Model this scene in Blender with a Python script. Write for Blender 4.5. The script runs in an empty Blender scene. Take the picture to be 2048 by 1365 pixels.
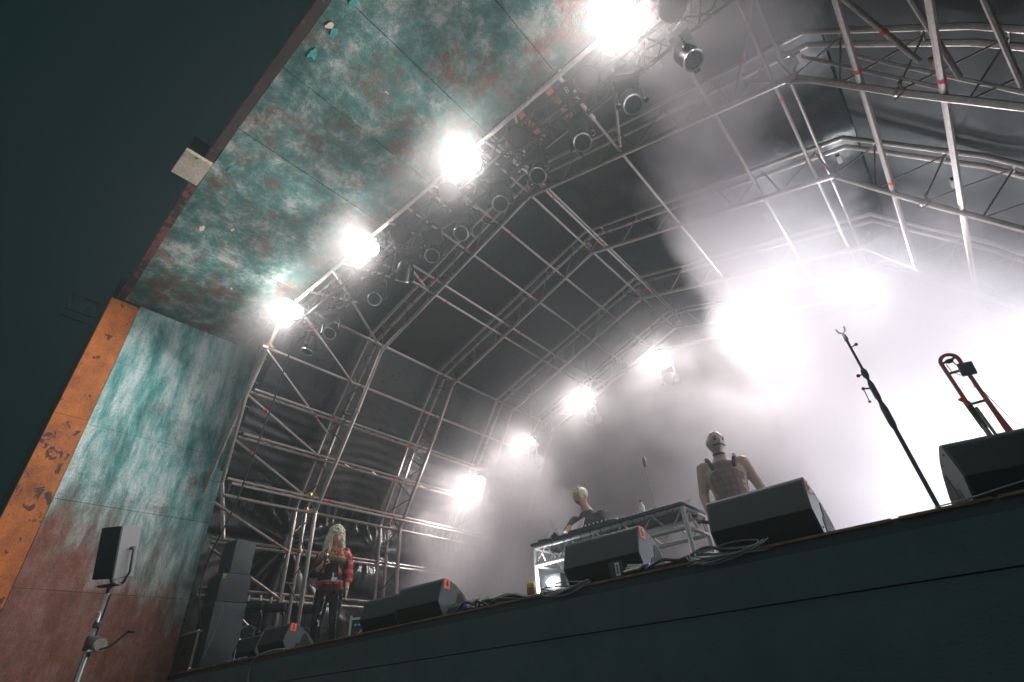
import bpy, bmesh, math, random
from mathutils import Vector, Matrix, noise as mnoise
random.seed(7)
S = bpy.context.scene
COL = S.collection
V = Vector
R = math.radians

# ------------------------------------------------------------------ camera
cam_d = bpy.data.cameras.new("camera")
cam = bpy.data.objects.new("camera", cam_d)
COL.objects.link(cam)
cam_d.sensor_width = 36.0
cam_d.lens = 36.0 * 1014.887 / 2048.0
cam_d.clip_end = 500
cam_d.clip_start = 0.05
# columns: right, up, backward   (eye at the origin, ground 1.5 m below)
cr, cf, cu = V((0.75059, 0.65729, -0.06762)), V((-0.50831, 0.63977, 0.57647)), V((0.42217, -0.39832, 0.81431))
cam.matrix_world = Matrix(((cr.x, cu.x, -cf.x, 0), (cr.y, cu.y, -cf.y, 0), (cr.z, cu.z, -cf.z, 0), (0, 0, 0, 1)))
S.camera = cam

# ------------------------------------------------------------------ render + view
S.view_settings.view_transform = 'Standard'
S.view_settings.look = 'None'
S.view_settings.gamma = 1.0
S.view_settings.exposure = 0.0
S.cycles.use_denoising = True
S.cycles.max_bounces = 6
S.cycles.diffuse_bounces = 2
S.cycles.glossy_bounces = 3
S.cycles.transmission_bounces = 4
S.cycles.transparent_max_bounces = 8
S.cycles.volume_bounces = 3
S.cycles.volume_step_rate = 1.0
S.cycles.volume_max_steps = 64
S.cycles.sample_clamp_indirect = 4.0
S.cycles.sample_clamp_direct = 0.0

# ------------------------------------------------------------------ night sky, brighter towards the audience side (behind the camera)
W = bpy.data.worlds.new("World")
S.world = W
W.use_nodes = True
nt = W.node_tree
bg = nt.nodes['Background']
tc = nt.nodes.new('ShaderNodeTexCoord')
sx = nt.nodes.new('ShaderNodeSeparateXYZ')
mr = nt.nodes.new('ShaderNodeMapRange')
mr.inputs['From Min'].default_value = -0.25
mr.inputs['From Max'].default_value = -0.85
mixw = nt.nodes.new('ShaderNodeMix')
mixw.data_type = 'RGBA'
mixw.inputs['A'].default_value = (0.0034, 0.0125, 0.0130, 1)
mixw.inputs['B'].default_value = (0.15, 0.25, 0.26, 1)
nt.links.new(tc.outputs['Generated'], sx.inputs[0])
nt.links.new(sx.outputs['Y'], mr.inputs['Value'])
nt.links.new(mr.outputs['Result'], mixw.inputs['Factor'])
nt.links.new(mixw.outputs['Result'], bg.inputs['Color'])
bg.inputs['Strength'].default_value = 1.0


# ------------------------------------------------------------------ helpers
def put(o, parent=None):
    COL.objects.link(o)
    if parent is not None:
        o.parent = parent
    return o


def tag(o, label=None, cat=None, group=None, kind=None):
    if label: o['label'] = label
    if cat: o['category'] = cat
    if group: o['group'] = group
    if kind: o['kind'] = kind
    return o


def thing(name, label, cat, loc=(0, 0, 0), rz=0.0, group=None, rot=None):
    o = bpy.data.objects.new(name, None)
    o.empty_display_size = 0.1
    COL.objects.link(o)
    o.location = loc
    o.rotation_euler = rot if rot else (0, 0, rz)
    return tag(o, label, cat, group)


def clone(root, loc=None, rot=None, label=None):
    r = root.copy()
    COL.objects.link(r)
    if loc is not None: r.location = loc
    if rot is not None: r.rotation_euler = rot
    if label: r['label'] = label
    for ch in list(root.children):
        c = ch.copy(); COL.objects.link(c); c.parent = r
        for g in list(ch.children):
            d = g.copy(); COL.objects.link(d); d.parent = c
    return r


class MB:
    def __init__(s):
        s.bm = bmesh.new()

    def box(s, c, d, rot=None, bevel=0.0):
        m = Matrix.Translation(V(c))
        if rot is not None:
            m = m @ (rot if isinstance(rot, Matrix) else Matrix.Rotation(rot, 4, 'Z'))
        m = m @ Matrix.Diagonal((d[0], d[1], d[2], 1))
        r = bmesh.ops.create_cube(s.bm, size=1.0, matrix=m)
        if bevel:
            es = list({e for v in r['verts'] for e in v.link_edges})
            bmesh.ops.bevel(s.bm, geom=es, offset=bevel, segments=2, affect='EDGES', profile=0.6)
        return s

    def tube(s, p, q, r=0.02, r2=None, seg=8, cap=True):
        p, q = V(p), V(q)
        d = q - p
        L = d.length
        if L < 1e-6: return s
        m = Matrix.Translation((p + q) / 2) @ d.to_track_quat('Z', 'Y').to_matrix().to_4x4()
        bmesh.ops.create_cone(s.bm, cap_ends=cap, segments=seg, radius1=r, radius2=r if r2 is None else r2, depth=L, matrix=m)
        return s

    def path(s, pts, r, seg=6, closed=False, r_end=None):
        pts = [V(p) for p in pts]
        n = len(pts)
        rings = []
        up = V((0, 0, 1))
        prev = None
        for i, p in enumerate(pts):
            a = pts[i - 1] if (i > 0 or closed) else p
            b = pts[(i + 1) % n] if (i < n - 1 or closed) else p
            t = (b - a).normalized() if (b - a).length > 1e-9 else V((0, 0, 1))
            if prev is None:
                x = t.cross(up)
                if x.length < 1e-3: x = t.cross(V((1, 0, 0)))
            else:
                x = prev - t * prev.dot(t)
            x.normalize(); prev = x
            y = t.cross(x)
            rr = r if not isinstance(r, (list, tuple)) else r[i]
            rings.append([s.bm.verts.new(p + x * (math.cos(2 * math.pi * k / seg) * rr) + y * (math.sin(2 * math.pi * k / seg) * rr)) for k in range(seg)])
        for i in range(n if closed else n - 1):
            A, B = rings[i], rings[(i + 1) % n]
            for k in range(seg):
                s.bm.faces.new((A[k], A[(k + 1) % seg], B[(k + 1) % seg], B[k]))
        if not closed:
            s.bm.faces.new(rings[0][::-1]); s.bm.faces.new(rings[-1])
        return s

    def lathe(s, prof, m=None, seg=20):
        m = m or Matrix.Identity(4)
        rings = []
        for r, z in prof:
            if r < 1e-5:
                rings.append([s.bm.verts.new(m @ V((0, 0, z)))])
            else:
                rings.append([s.bm.verts.new(m @ V((r * math.cos(2 * math.pi * k / seg), r * math.sin(2 * math.pi * k / seg), z))) for k in range(seg)])
        for A, B in zip(rings, rings[1:]):
            for k in range(seg):
                a, b = A[k % len(A)], A[(k + 1) % len(A)]
                c, d = B[(k + 1) % len(B)], B[k % len(B)]
                f = []
                for v in (a, b, c, d):
                    if v not in f: f.append(v)
                if len(f) > 2: s.bm.faces.new(f)
        return s

    def prism(s, poly, x0, x1, inset=None):
        """polygon in (y, z) extruded along x"""
        A = [s.bm.verts.new((x0, y, z)) for y, z in poly]
        B = [s.bm.verts.new((x1, y, z)) for y, z in poly]
        n = len(poly)
        s.bm.faces.new(A); s.bm.faces.new(B[::-1])
        for i in range(n):
            s.bm.faces.new((A[i], B[i], B[(i + 1) % n], A[(i + 1) % n]))
        return s

    def ellip(s, c, r, seg=16, rot=None):
        m = Matrix.Translation(V(c))
        if rot is not None: m = m @ rot
        m = m @ Matrix.Diagonal((r[0], r[1], r[2], 1))
        bmesh.ops.create_uvsphere(s.bm, u_segments=seg, v_segments=max(6, seg // 2 + 2), radius=1.0, matrix=m)
        return s

    def quad(s, a, b, c, d, th=0.0):
        vs = [s.bm.verts.new(V(p)) for p in (a, b, c, d)]
        f = s.bm.faces.new(vs)
        if th:
            s.bm.normal_update()
            r = bmesh.ops.extrude_face_region(s.bm, geom=[f])
            nv = [g for g in r['geom'] if isinstance(g, bmesh.types.BMVert)]
            bmesh.ops.translate(s.bm, verts=nv, vec=f.normal * th)
        return s

    def grid(s, fn, nu, nv):
        g = [[s.bm.verts.new(V(fn(i / nu, j / nv))) for j in range(nv + 1)] for i in range(nu + 1)]
        for i in range(nu):
            for j in range(nv):
                s.bm.faces.new((g[i][j], g[i + 1][j], g[i + 1][j + 1], g[i][j + 1]))
        return s

    def build(s, name, mat, parent=None, smooth=True, world=True, angle=40):
        bmesh.ops.recalc_face_normals(s.bm, faces=s.bm.faces)
        me = bpy.data.meshes.new(name)
        s.bm.to_mesh(me); s.bm.free()
        me.materials.append(mat)
        if smooth:
            me.polygons.foreach_set('use_smooth', [True] * len(me.polygons))
            me.set_sharp_from_angle(angle=R(angle))
        o = bpy.data.objects.new(name, me)
        put(o, parent)
        return o


# ------------------------------------------------------------------ materials
def newmat(name):
    m = bpy.data.materials.new(name)
    m.use_nodes = True
    t = m.node_tree
    return m, t, t.nodes['Principled BSDF']


def N(t, typ, **kw):
    n = t.nodes.new(typ)
    for k, v in kw.items():
        if k in n.inputs: n.inputs[k].default_value = v
        else: setattr(n, k, v)
    return n


def ramp(t, stops, src):
    n = t.nodes.new('ShaderNodeValToRGB')
    el = n.color_ramp.elements
    while len(el) < len(stops): el.new(0.5)
    for e, (p, c) in zip(el, stops):
        e.position = p
        e.color = c if len(c) == 4 else (*c, 1)
    t.links.new(src, n.inputs['Fac'])
    return n.outputs['Color']


def rmix(t, fac, a, b, blend='MIX'):
    n = t.nodes.new('ShaderNodeMix'); n.data_type = 'RGBA'; n.blend_type = blend
    for s_, v in (('Factor', fac), ('A', a), ('B', b)):
        i = n.inputs[s_]
        if hasattr(v, 'links'): t.links.new(v, i)
        else: i.default_value = v if not isinstance(v, tuple) or len(v) == 4 else (*v, 1)
    return n.outputs['Result']


def math_(t, op, a, b=None, clamp=False):
    n = t.nodes.new('ShaderNodeMath'); n.operation = op; n.use_clamp = clamp
    for i, v in enumerate((a, b)):
        if v is None: continue
        if hasattr(v, 'links'): t.links.new(v, n.inputs[i])
        else: n.inputs[i].default_value = v
    return n.outputs[0]


def noise(t, vec, scale, detail=5, rough=0.6, dist=0.0, sc=None):
    if sc is not None:
        mp = t.nodes.new('ShaderNodeMapping'); mp.inputs['Scale'].default_value = sc
        t.links.new(vec, mp.inputs['Vector']); vec = mp.outputs[0]
    n = t.nodes.new('ShaderNodeTexNoise')
    n.inputs['Scale'].default_value = scale; n.inputs['Detail'].default_value = detail
    n.inputs['Roughness'].default_value = rough; n.inputs['Distortion'].default_value = dist
    t.links.new(vec, n.inputs['Vector'])
    return n.outputs['Fac']


def bump(t, bs, h, strength=0.3, dist=0.01):
    n = t.nodes.new('ShaderNodeBump'); n.inputs['Strength'].default_value = strength; n.inputs['Distance'].default_value = dist
    t.links.new(h, n.inputs['Height']); t.links.new(n.outputs[0], bs.inputs['Normal'])


def pbr(name, col, rough=0.5, metal=0.0, var=0.25, vs=12.0, bmp=0.15, emis=None, es=0.0, spec=0.5):
    m, t, b = newmat(name)
    b.inputs['Roughness'].default_value = rough
    b.inputs['Metallic'].default_value = metal
    b.inputs['Specular IOR Level'].default_value = spec
    if emis:
        b.inputs['Base Color'].default_value = (*col, 1)
        b.inputs['Emission Color'].default_value = (*emis, 1)
        b.inputs['Emission Strength'].default_value = es
        return m
    g = N(t, 'ShaderNodeTexCoord').outputs['Object']
    nz = noise(t, g, vs, 4, 0.65)
    lo = tuple(max(0, c * (1 - var)) for c in col); hi = tuple(min(1, c * (1 + var)) for c in col)
    t.links.new(ramp(t, [(0.3, lo), (0.7, hi)], nz), b.inputs['Base Color'])
    rr = math_(t, 'ADD', math_(t, 'MULTIPLY', nz, 0.3), rough - 0.15, True)
    t.links.new(rr, b.inputs['Roughness'])
    if bmp: bump(t, b, nz, bmp, 0.004)
    return m


M = {}
M['alu'] = pbr('aluminium', (0.62, 0.58, 0.55), 0.38, 0.85, 0.12, 30, 0.1)
M['steel'] = pbr('galvanised_steel', (0.42, 0.375, 0.35), 0.42, 0.7, 0.18, 25, 0.1)
M['steel_dark'] = pbr('dull_steel', (0.22, 0.19, 0.175), 0.5, 0.6, 0.3, 25, 0.15)
M['truss_black'] = pbr('black_truss', (0.035, 0.035, 0.038), 0.35, 0.6, 0.3, 30, 0.1)
M['black'] = pbr('black_plastic', (0.02, 0.022, 0.023), 0.45, 0, 0.3, 40, 0.2)
M['rubber'] = pbr('cable_rubber', (0.015, 0.016, 0.017), 0.35, 0, 0.2, 40, 0.1)
M['cab'] = pbr('speaker_cabinet', (0.045, 0.06, 0.065), 0.6, 0, 0.25, 160, 0.5)
M['grille'] = pbr('speaker_grille', (0.007, 0.012, 0.013), 0.6, 0, 0.35, 220, 0.5)
M['cavity'] = pbr('dark_cavity', (0.005, 0.006, 0.006), 0.8, 0, 0.1, 20, 0)
M['tape'] = pbr('orange_tape', (0.95, 0.13, 0.045), 0.6, 0, 0.06, 20, 0.1)
M['red'] = pbr('red_band', (0.75, 0.035, 0.02), 0.5, 0, 0.1, 20, 0)
M['ink'] = pbr('marker_ink', (0.02, 0.012, 0.012), 0.6, 0, 0.05, 20, 0)
M['white'] = pbr('white_plastic', (0.75, 0.75, 0.74), 0.45, 0, 0.08, 30, 0.05)
M['wood'] = pbr('orange_wood', (0.42, 0.13, 0.05), 0.6, 0, 0.3, 14, 0.3)
M['brass'] = pbr('brass_clamp', (0.55, 0.38, 0.12), 0.4, 0.8, 0.2, 30, 0.1)
M['skin'] = pbr('skin', (0.66, 0.38, 0.29), 0.5, 0, 0.12, 14, 0.1)
M['blond'] = pbr('blond_hair', (0.93, 0.79, 0.60), 0.55, 0, 0.35, 60, 0.8)
M['pvc'] = pbr('pvc_black', (0.01, 0.01, 0.011), 0.2, 0, 0.3, 12, 0.2)
M['gold'] = pbr('gold_can', (0.65, 0.35, 0.08), 0.3, 0.9, 0.2, 30, 0.1)
M['blue'] = pbr('blue_connector', (0.02, 0.12, 0.5), 0.4, 0, 0.1, 30, 0)
M['green'] = pbr('green_tape', (0.03, 0.7, 0.12), 0.5, 0, 0.1, 30, 0)
M['tromb'] = pbr('red_plastic', (0.42, 0.05, 0.03), 0.35, 0, 0.15, 10, 0.05)
M['mouth'] = pbr('bright_red_plastic', (0.9, 0.12, 0.03), 0.35, 0, 0.1, 10, 0)
M['lens'] = pbr('lamp_lens_dark', (0.10, 0.11, 0.12), 0.12, 0.2, 0.3, 60, 0.2)
M['par'] = pbr('frosted_lens', (0.06, 0.055, 0.053), 0.5, 0, 0.25, 90, 0.2)
M['ring'] = pbr('chrome_ring', (0.9, 0.9, 0.92), 0.18, 0.7, 0.05, 30, 0)
M['cloth_dark'] = pbr('dark_cloth', (0.03, 0.034, 0.036), 0.85, 0, 0.4, 30, 0.5)
M['skirt'] = None


def mat_tarp(nm='black_tarpaulin', spec=0.7, base=(0.020, 0.026, 0.027, 1)):
    m, t, b = newmat(nm)
    g = N(t, 'ShaderNodeTexCoord').outputs['Object']
    b.inputs['Base Color'].default_value = base
    b.inputs['Specular IOR Level'].default_value = spec
    fine = noise(t, g, 9, 6, 0.7, 0.6)
    big = noise(t, g, 1.6, 4, 0.55, 0.4)
    t.links.new(ramp(t, [(0.3, (0.24, 0.24, 0.24)), (0.7, (0.4, 0.4, 0.4))], fine), b.inputs['Roughness'])
    h = math_(t, 'ADD', math_(t, 'MULTIPLY', fine, 0.25), big)
    bump(t, b, h, 0.5, 0.05)
    return m


M['tarp'] = mat_tarp()
M['tarp_roof'] = mat_tarp('matt_roof_sheet', 0.15, (0.009, 0.013, 0.0135, 1))


def mat_skirt():
    m, t, b = newmat('stage_skirt_board')
    g = N(t, 'ShaderNodeNewGeometry').outputs['Position']
    n1 = noise(t, g, 2.2, 6, 0.7); n2 = noise(t, g, 30, 4, 0.7, 0, (1, 1, 3))
    c = ramp(t, [(0.25, (0.07, 0.098, 0.10)), (0.75, (0.11, 0.135, 0.135))], n1)
    c = rmix(t, ramp(t, [(0.62, (0, 0, 0)), (0.75, (0.6, 0.6, 0.6))], n2), c, (0.10, 0.085, 0.075))
    n3 = noise(t, g, 5, 8, 0.8, 1.2, (0.3, 1, 2.2))
    c = rmix(t, ramp(t, [(0.60, (0, 0, 0)), (0.66, (0.5, 0.5, 0.5))], n3), c, (0.16, 0.15, 0.14))
    t.links.new(c, b.inputs['Base Color'])
    b.inputs['Roughness'].default_value = 0.85
    b.inputs['Specular IOR Level'].default_value = 0.2
    bump(t, b, n2, 0.3, 0.004)
    return m


M['skirt'] = mat_skirt()


def mat_verdigris(name, streak, rust_low, pale=0.0, pal=None, rt=0.54, st=(0.34, 0.44, 0.52, 0.64)):
    """weathered copper-green paint: teal, pale bloom, painted haze wash, rust patches, run marks"""
    m, t, b = newmat(name)
    g = N(t, 'ShaderNodeNewGeometry').outputs['Position']
    sc = (1, 1, 0.22) if streak else (1, 1, 1)
    big = noise(t, g, 0.9, 6, 0.62, 0.3)
    mid = noise(t, g, 2.2 if not streak else 3.4, 12, 0.78 if not streak else 0.74, 0.15, sc)
    fine = noise(t, g, 26, 6, 0.75)
    grit = noise(t, g, 95, 3, 0.8)
    c = ramp(t, [(st[0], pal[0]), (st[1], pal[1]), (st[2], pal[2]), (st[3], pal[3])], mid)
    if pale: c = rmix(t, math_(t, 'MULTIPLY', noise(t, g, 1.1, 6, 0.7), pale, True), c, (0.30, 0.33, 0.32))  # grey wash: haze glow and overexposed lamp light put into the colour
    # darker green blotches
    c = rmix(t, ramp(t, [(0.52, (0, 0, 0)), (0.66, (0.75, 0.75, 0.75))], big), c, (0.018, 0.095, 0.088))
    # cyan bloom
    cy = noise(t, g, 5.5, 7, 0.75, 0.5, sc)
    c = rmix(t, ramp(t, [(0.55, (0, 0, 0)), (0.7, (0.7, 0.7, 0.7))], cy), c, (0.08, 0.36, 0.36))
    # rust patches
    ru = noise(t, g, 1.5, 12, 0.74, 0.1)
    rustcol = ramp(t, [(0.3, (0.055, 0.03, 0.022)), (0.5, (0.17, 0.062, 0.036)), (0.75, (0.33, 0.15, 0.10))], fine)
    fac = ramp(t, [(rt, (0, 0, 0)), (rt + 0.13, (0.85, 0.85, 0.85))], ru)
    c = rmix(t, fac, c, rustcol)
    if rust_low:
        sp = N(t, 'ShaderNodeSeparateXYZ'); t.links.new(g, sp.inputs[0])
        hh = math_(t, 'ADD', sp.outputs['Z'], math_(t, 'MULTIPLY', math_(t, 'SUBTRACT', mid, 0.5), 3.0))
        hh = math_(t, 'ADD', hh, math_(t, 'MULTIPLY', math_(t, 'SUBTRACT', big, 0.5), 2.0))
        hh = math_(t, 'ADD', hh, math_(t, 'MULTIPLY', math_(t, 'SUBTRACT', 1.9, sp.outputs['Y']), -0.55))
        f2 = N(t, 'ShaderNodeMapRange'); t.links.new(hh, f2.inputs['Value'])
        f2.inputs['From Min'].default_value = 2.75; f2.inputs['From Max'].default_value = 1.5
        f2.inputs['To Max'].default_value = 0.95
        rc = ramp(t, [(0.3, (0.09, 0.038, 0.028)), (0.5, (0.24, 0.075, 0.045)), (0.72, (0.34, 0.20, 0.17))], noise(t, g, 7, 7, 0.8, 0, (1, 1, 0.5)))
        c = rmix(t, f2.outputs[0], c, rc)
    # pale flakes and dark pits
    fl = noise(t, g, 7, 5, 0.6, 1.0)
    c = rmix(t, ramp(t, [(0.735, (0, 0, 0)), (0.745, (1, 1, 1))], fl), c, (0.5, 0.52, 0.48))
    c = rmix(t, ramp(t, [(0.3, (0.7, 0.7, 0.7)), (0.62, (0, 0, 0))], grit), c, (0.01, 0.02, 0.02))
    t.links.new(c, b.inputs['Base Color'])
    b.inputs['Roughness'].default_value = 0.72
    b.inputs['Specular IOR Level'].default_value = 0.3
    bump(t, b, math_(t, 'ADD', fine, math_(t, 'MULTIPLY', grit, 0.5)), 0.5, 0.012)
    return m


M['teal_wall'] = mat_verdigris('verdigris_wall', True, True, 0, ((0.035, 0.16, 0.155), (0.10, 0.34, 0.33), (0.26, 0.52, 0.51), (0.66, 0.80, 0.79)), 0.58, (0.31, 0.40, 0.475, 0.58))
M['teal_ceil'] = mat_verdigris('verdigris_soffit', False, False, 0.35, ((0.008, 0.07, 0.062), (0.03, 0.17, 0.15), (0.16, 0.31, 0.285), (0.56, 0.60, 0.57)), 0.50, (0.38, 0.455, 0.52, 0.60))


def mat_peel(name, base_a, base_b, under, thr, sc):
    m, t, b = newmat(name)
    g = N(t, 'ShaderNodeNewGeometry').outputs['Position']
    n1 = noise(t, g, 3.0, 7, 0.7, 0.2); n2 = noise(t, g, sc, 9, 0.64, 0.5, (1, 1.0, 0.7)); n3 = noise(t, g, 40, 5, 0.8)
    c = ramp(t, [(0.3, base_a), (0.7, base_b)], n1)
    c = rmix(t, ramp(t, [(thr, (0, 0, 0)), (thr + 0.008, (1, 1, 1))], n2), c, under)
    c = rmix(t, ramp(t, [(0.3, (0.5, 0.5, 0.5)), (0.6, (0, 0, 0))], n3), c, (0.03, 0.015, 0.01))
    t.links.new(c, b.inputs['Base Color'])
    b.inputs['Roughness'].default_value = 0.7
    bump(t, b, math_(t, 'ADD', n2, math_(t, 'MULTIPLY', n3, 0.4)), 0.5, 0.01)
    return m


M['orange'] = mat_peel('orange_rust_paint', (0.20, 0.05, 0.012), (0.58, 0.17, 0.02), (0.045, 0.022, 0.02), 0.60, 7.0)
M['darkred'] = mat_peel('dark_red_paint', (0.05, 0.03, 0.03), (0.24, 0.075, 0.06), (0.02, 0.016, 0.018), 0.5, 6.0)
M['lichen'] = mat_peel('pale_lichen_board', (0.45, 0.42, 0.3), (0.75, 0.66, 0.58), (0.05, 0.05, 0.025), 0.66, 18.0)
M['board_dark'] = pbr('dark_backing', (0.02, 0.022, 0.022), 0.8, 0, 0.3, 8, 0.2)

# ------------------------------------------------------------------ ground
gm, t, b = newmat('trampled_ground')
g = N(t, 'ShaderNodeNewGeometry').outputs['Position']
t.links.new(ramp(t, [(0.3, (0.02, 0.025, 0.018)), (0.7, (0.06, 0.06, 0.045))], noise(t, g, 1.5, 7, 0.7)), b.inputs['Base Color'])
b.inputs['Roughness'].default_value = 0.9
bump(t, b, noise(t, g, 12, 6, 0.7), 0.6, 0.05)
tag(MB().quad((-200, -200, -1.5), (200, -200, -1.5), (200, 200, -1.5), (-200, 200, -1.5)).build('ground', gm), kind='structure')

DZ = 0.57           # stage deck height above the eye
# ------------------------------------------------------------------ stage
st = thing('stage', 'dark boarded stage platform with a seam running along its high front', 'stage', (-3, 6, -1.5))


def rel(parent):       # build world-space parts under an Empty
    def f(o):
        o.matrix_parent_inverse = parent.matrix_basis.inverted()
        return o
    return f


def kid(mb, name, mat, parent, **kw):
    o = mb.build(name, mat, parent, **kw)
    base = Matrix.Translation(parent.location) @ parent.rotation_euler.to_matrix().to_4x4()
    o.matrix_parent_inverse = base.inverted()
    return o


m = MB(); m.box((-2.5, 6.4, DZ - 0.03), (14.6, 6.76, 0.06)); kid(m, 'deck', M['black'], st)
for k in range(6):
    xa = -9.8 + k * 2.44; o_ = .6 * (k % 1)
    m = MB(); m.box((xa + 1.22, 3.03 + random.uniform(0, .006), (DZ - 0.064 + 0.304) / 2), (2.4395, 0.06, DZ - 0.064 - 0.304)); kid(m, 'upper_skirt_board', M['skirt'], st)
    m = MB(); m.box((xa + .7 + 1.22, 3.03 + random.uniform(0, .006), (0.296 - 1.5) / 2), (2.4395, 0.06, 1.796)); kid(m, 'lower_skirt_board', M['skirt'], st)
m = MB()
x = -9.0
while x < 4.5:
    L = random.uniform(0.25, 1.1)
    m.box((x + L / 2, 3.004, DZ - 0.006 + random.uniform(-.002, .002)), (L, 0.03, 0.012)); x += L + random.uniform(0.0, 0.03)
kid(m, 'worn_wooden_edge', pbr('worn_edge', (0.20, 0.10, 0.055), 0.7, 0, 0.5, 10, 0.3), st)
m = MB(); m.box((-2.5, 3.07, 0.30), (14.6, 0.02, 0.02)); kid(m, 'seam_batten', M['steel_dark'], st)

# ------------------------------------------------------------------ proscenium arch (weathered green portal)
pr = thing('proscenium_arch', 'huge weathered copper green portal with orange edge framing the stage mouth', 'stage portal', (-8.5, 2, -1.5))
XP, ZC = -8.5, 5.63
zs = [-1.5, 0.02, 1.45, 2.49, 3.525, 4.56, ZC]
G = 0.004
for i in range(6):
    m = MB(); m.box((XP - 0.06 - random.uniform(0, .006), (1.09 + 3.0) / 2, (zs[i] + zs[i + 1]) / 2), (0.12, 3.0 - 1.09, zs[i + 1] - zs[i] - G))
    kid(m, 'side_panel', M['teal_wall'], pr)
# orange front strip, lightly splayed
zo = [-1.5, 1.0, 3.58, 5.60]
for i in range(3):
    z0, z1 = zo[i], zo[i + 1] - G
    y1a = 0.70
    m = MB()
    a = [(XP - 0.004, 1.085), (XP + 0.0, y1a), (XP - 0.16, y1a), (XP - 0.16, 1.085)]
    lo = [m.bm.verts.new((p[0], p[1], z0)) for p in a]; hi = [m.bm.verts.new((p[0], p[1], z1)) for p in a]
    m.bm.faces.new(lo); m.bm.faces.new(hi[::-1])
    for k in range(4): m.bm.faces.new((lo[k], lo[(k + 1) % 4], hi[(k + 1) % 4], hi[k]))
    kid(m, 'orange_edge_strip', M['orange'], pr)
# soffit panels: columns between seams, split across at staggered y
xs = [XP, -7.50, -6.45, -5.46, -4.34, -3.33, -2.29, -1.24, -0.2, 0.85, 1.9, 3.0]
fy = lambda x: 0.86 if x < -8.2 else (0.86 + (0.77 - 0.86) * (x + 8.2) / 1.7 if x < -6.5 else (0.77 - 0.065 * (x + 6.5) / 1.5 if x < -5 else 0.705 - 0.008 * (x + 5)))
splits = {0: [1.9], 1: [], 2: [1.7], 3: [1.09], 4: [1.68], 5: [1.1, 2.2], 6: [1.66], 7: [1.3], 8: [1.67], 9: [1.2], 10: [2.0]}
for i in range(len(xs) - 1):
    x0, x1 = xs[i], xs[i + 1] - 0.010
    ys = [None] + splits[i] + [2.78]
    dz = random.uniform(0, 0.003)
    for k in range(len(ys) - 1):
        ya0, ya1 = (fy(x0), fy(x1)) if ys[k] is None else (ys[k], ys[k])
        yb = ys[k + 1] - (.0015 if k < len(ys) - 2 else 0)
        m = MB()
        lo = [m.bm.verts.new(p) for p in ((x0, ya0, ZC + dz), (x1, ya1, ZC + dz), (x1, yb, ZC + dz), (x0, yb, ZC + dz))]
        hi = [m.bm.verts.new((v.co.x, v.co.y, ZC + 0.12)) for v in lo]
        m.bm.faces.new(lo); m.bm.faces.new(hi[::-1])
        for q in range(4): m.bm.faces.new((lo[q], lo[(q + 1) % 4], hi[(q + 1) % 4], hi[q]))
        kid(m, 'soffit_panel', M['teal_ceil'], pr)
# dark red fascia strip in front of the soffit
m = MB()
px = [XP - 0.16, -8.2, -6.5, -5.45]
oy = lambda x: fy(x) - 0.003 - (0.085 if x < -8 else 0.095 if x < -6 else 0.10)


def strip(pts, z0, z1):
    m = MB()
    n = len(pts)
    lo = [m.bm.verts.new((x, oy(x), z0)) for x in pts] + [m.bm.verts.new((x, fy(x) - 0.004, z0)) for x in reversed(pts)]
    hi = [m.bm.verts.new((v.co.x, v.co.y, z1)) for v in lo]
    m.bm.faces.new(lo); m.bm.faces.new(hi[::-1])
    k = len(lo)
    for q in range(k): m.bm.faces.new((lo[q], lo[(q + 1) % k], hi[(q + 1) % k], hi[q]))
    return m


kid(strip(px, ZC - 0.01, ZC + 0.3), 'dark_red_fascia', M['darkred'], pr)
M['fascia2'] = mat_peel('blackish_fascia_paint', (0.014, 0.014, 0.015), (0.05, 0.038, 0.036), (0.12, 0.05, 0.04), 0.64, 6.0)  # blackish run of the fascia with reddish flecks
kid(strip([-5.45, -5, -4, -3, -2, 0, 3], ZC - 0.005, ZC + 0.3), 'blackish_fascia', M['fascia2'], pr)
m = MB(); m.box((-5.22, 0.555, ZC - 0.03), (0.43, 0.30, 0.05)); kid(m, 'pale_lichened_board', M['lichen'], pr)
m = MB(); m.box((-5.22, 0.555, ZC + 0.12), (0.43, 0.26, 0.25)); kid(m, 'beam_end', M['board_dark'], pr)
# outside casing and top, so the portal is a solid body
m = MB(); m.box((XP - 0.56, 1.85, 2.3), (0.8, 2.3, 7.6)); m.box((-3, 1.9, ZC + 0.72), (12, 1.75, 0.9)); kid(m, 'outer_casing', M['board_dark'], pr)
# rear corner gusset (dark rounded cove between side and soffit)
m = MB()
m.path([(XP + 0.02, 2.98, 4.05), (XP + 0.05, 3.0, 4.6), (XP + 0.16, 3.0, 5.1), (XP + 0.36, 2.96, 5.45), (XP + 0.7, 2.9, 5.6)], 0.035, 6)
kid(m, 'corner_trim', M['teal_wall'], pr)
def flake(cx, cy, r, mat, nm, z=ZC - 0.004):
    m = MB(); n = 14
    vs = []
    for k in range(n):
        a = 2 * math.pi * k / n; rr = r * random.uniform(0.45, 1.15)
        vs.append(m.bm.verts.new((cx + rr * math.cos(a) * 1.2, cy + rr * math.sin(a) * 0.75, z + 0.0015)))
    f = m.bm.faces.new(vs)
    rr = bmesh.ops.extrude_face_region(m.bm, geom=[f])
    bmesh.ops.translate(m.bm, verts=[e for e in rr['geom'] if isinstance(e, bmesh.types.BMVert)], vec=(0, 0, 0.002))
    kid(m, nm, mat, pr)
M['pale'] = pbr('pale_primer', (0.72, 0.6, 0.52), 0.8, 0, 0.1, 20, 0.2)
M['tealflake'] = pbr('teal_flake', (0.05, 0.32, 0.30), 0.7, 0, 0.3, 20, 0.4)
for a in ((-2.62, 0.79, 0.045), (-6.15, 1.06, 0.055), (-5.9, 1.35, 0.035), (-7.1, 1.9, 0.03)): flake(*a, M['pale'], 'bare_patch')
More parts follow.
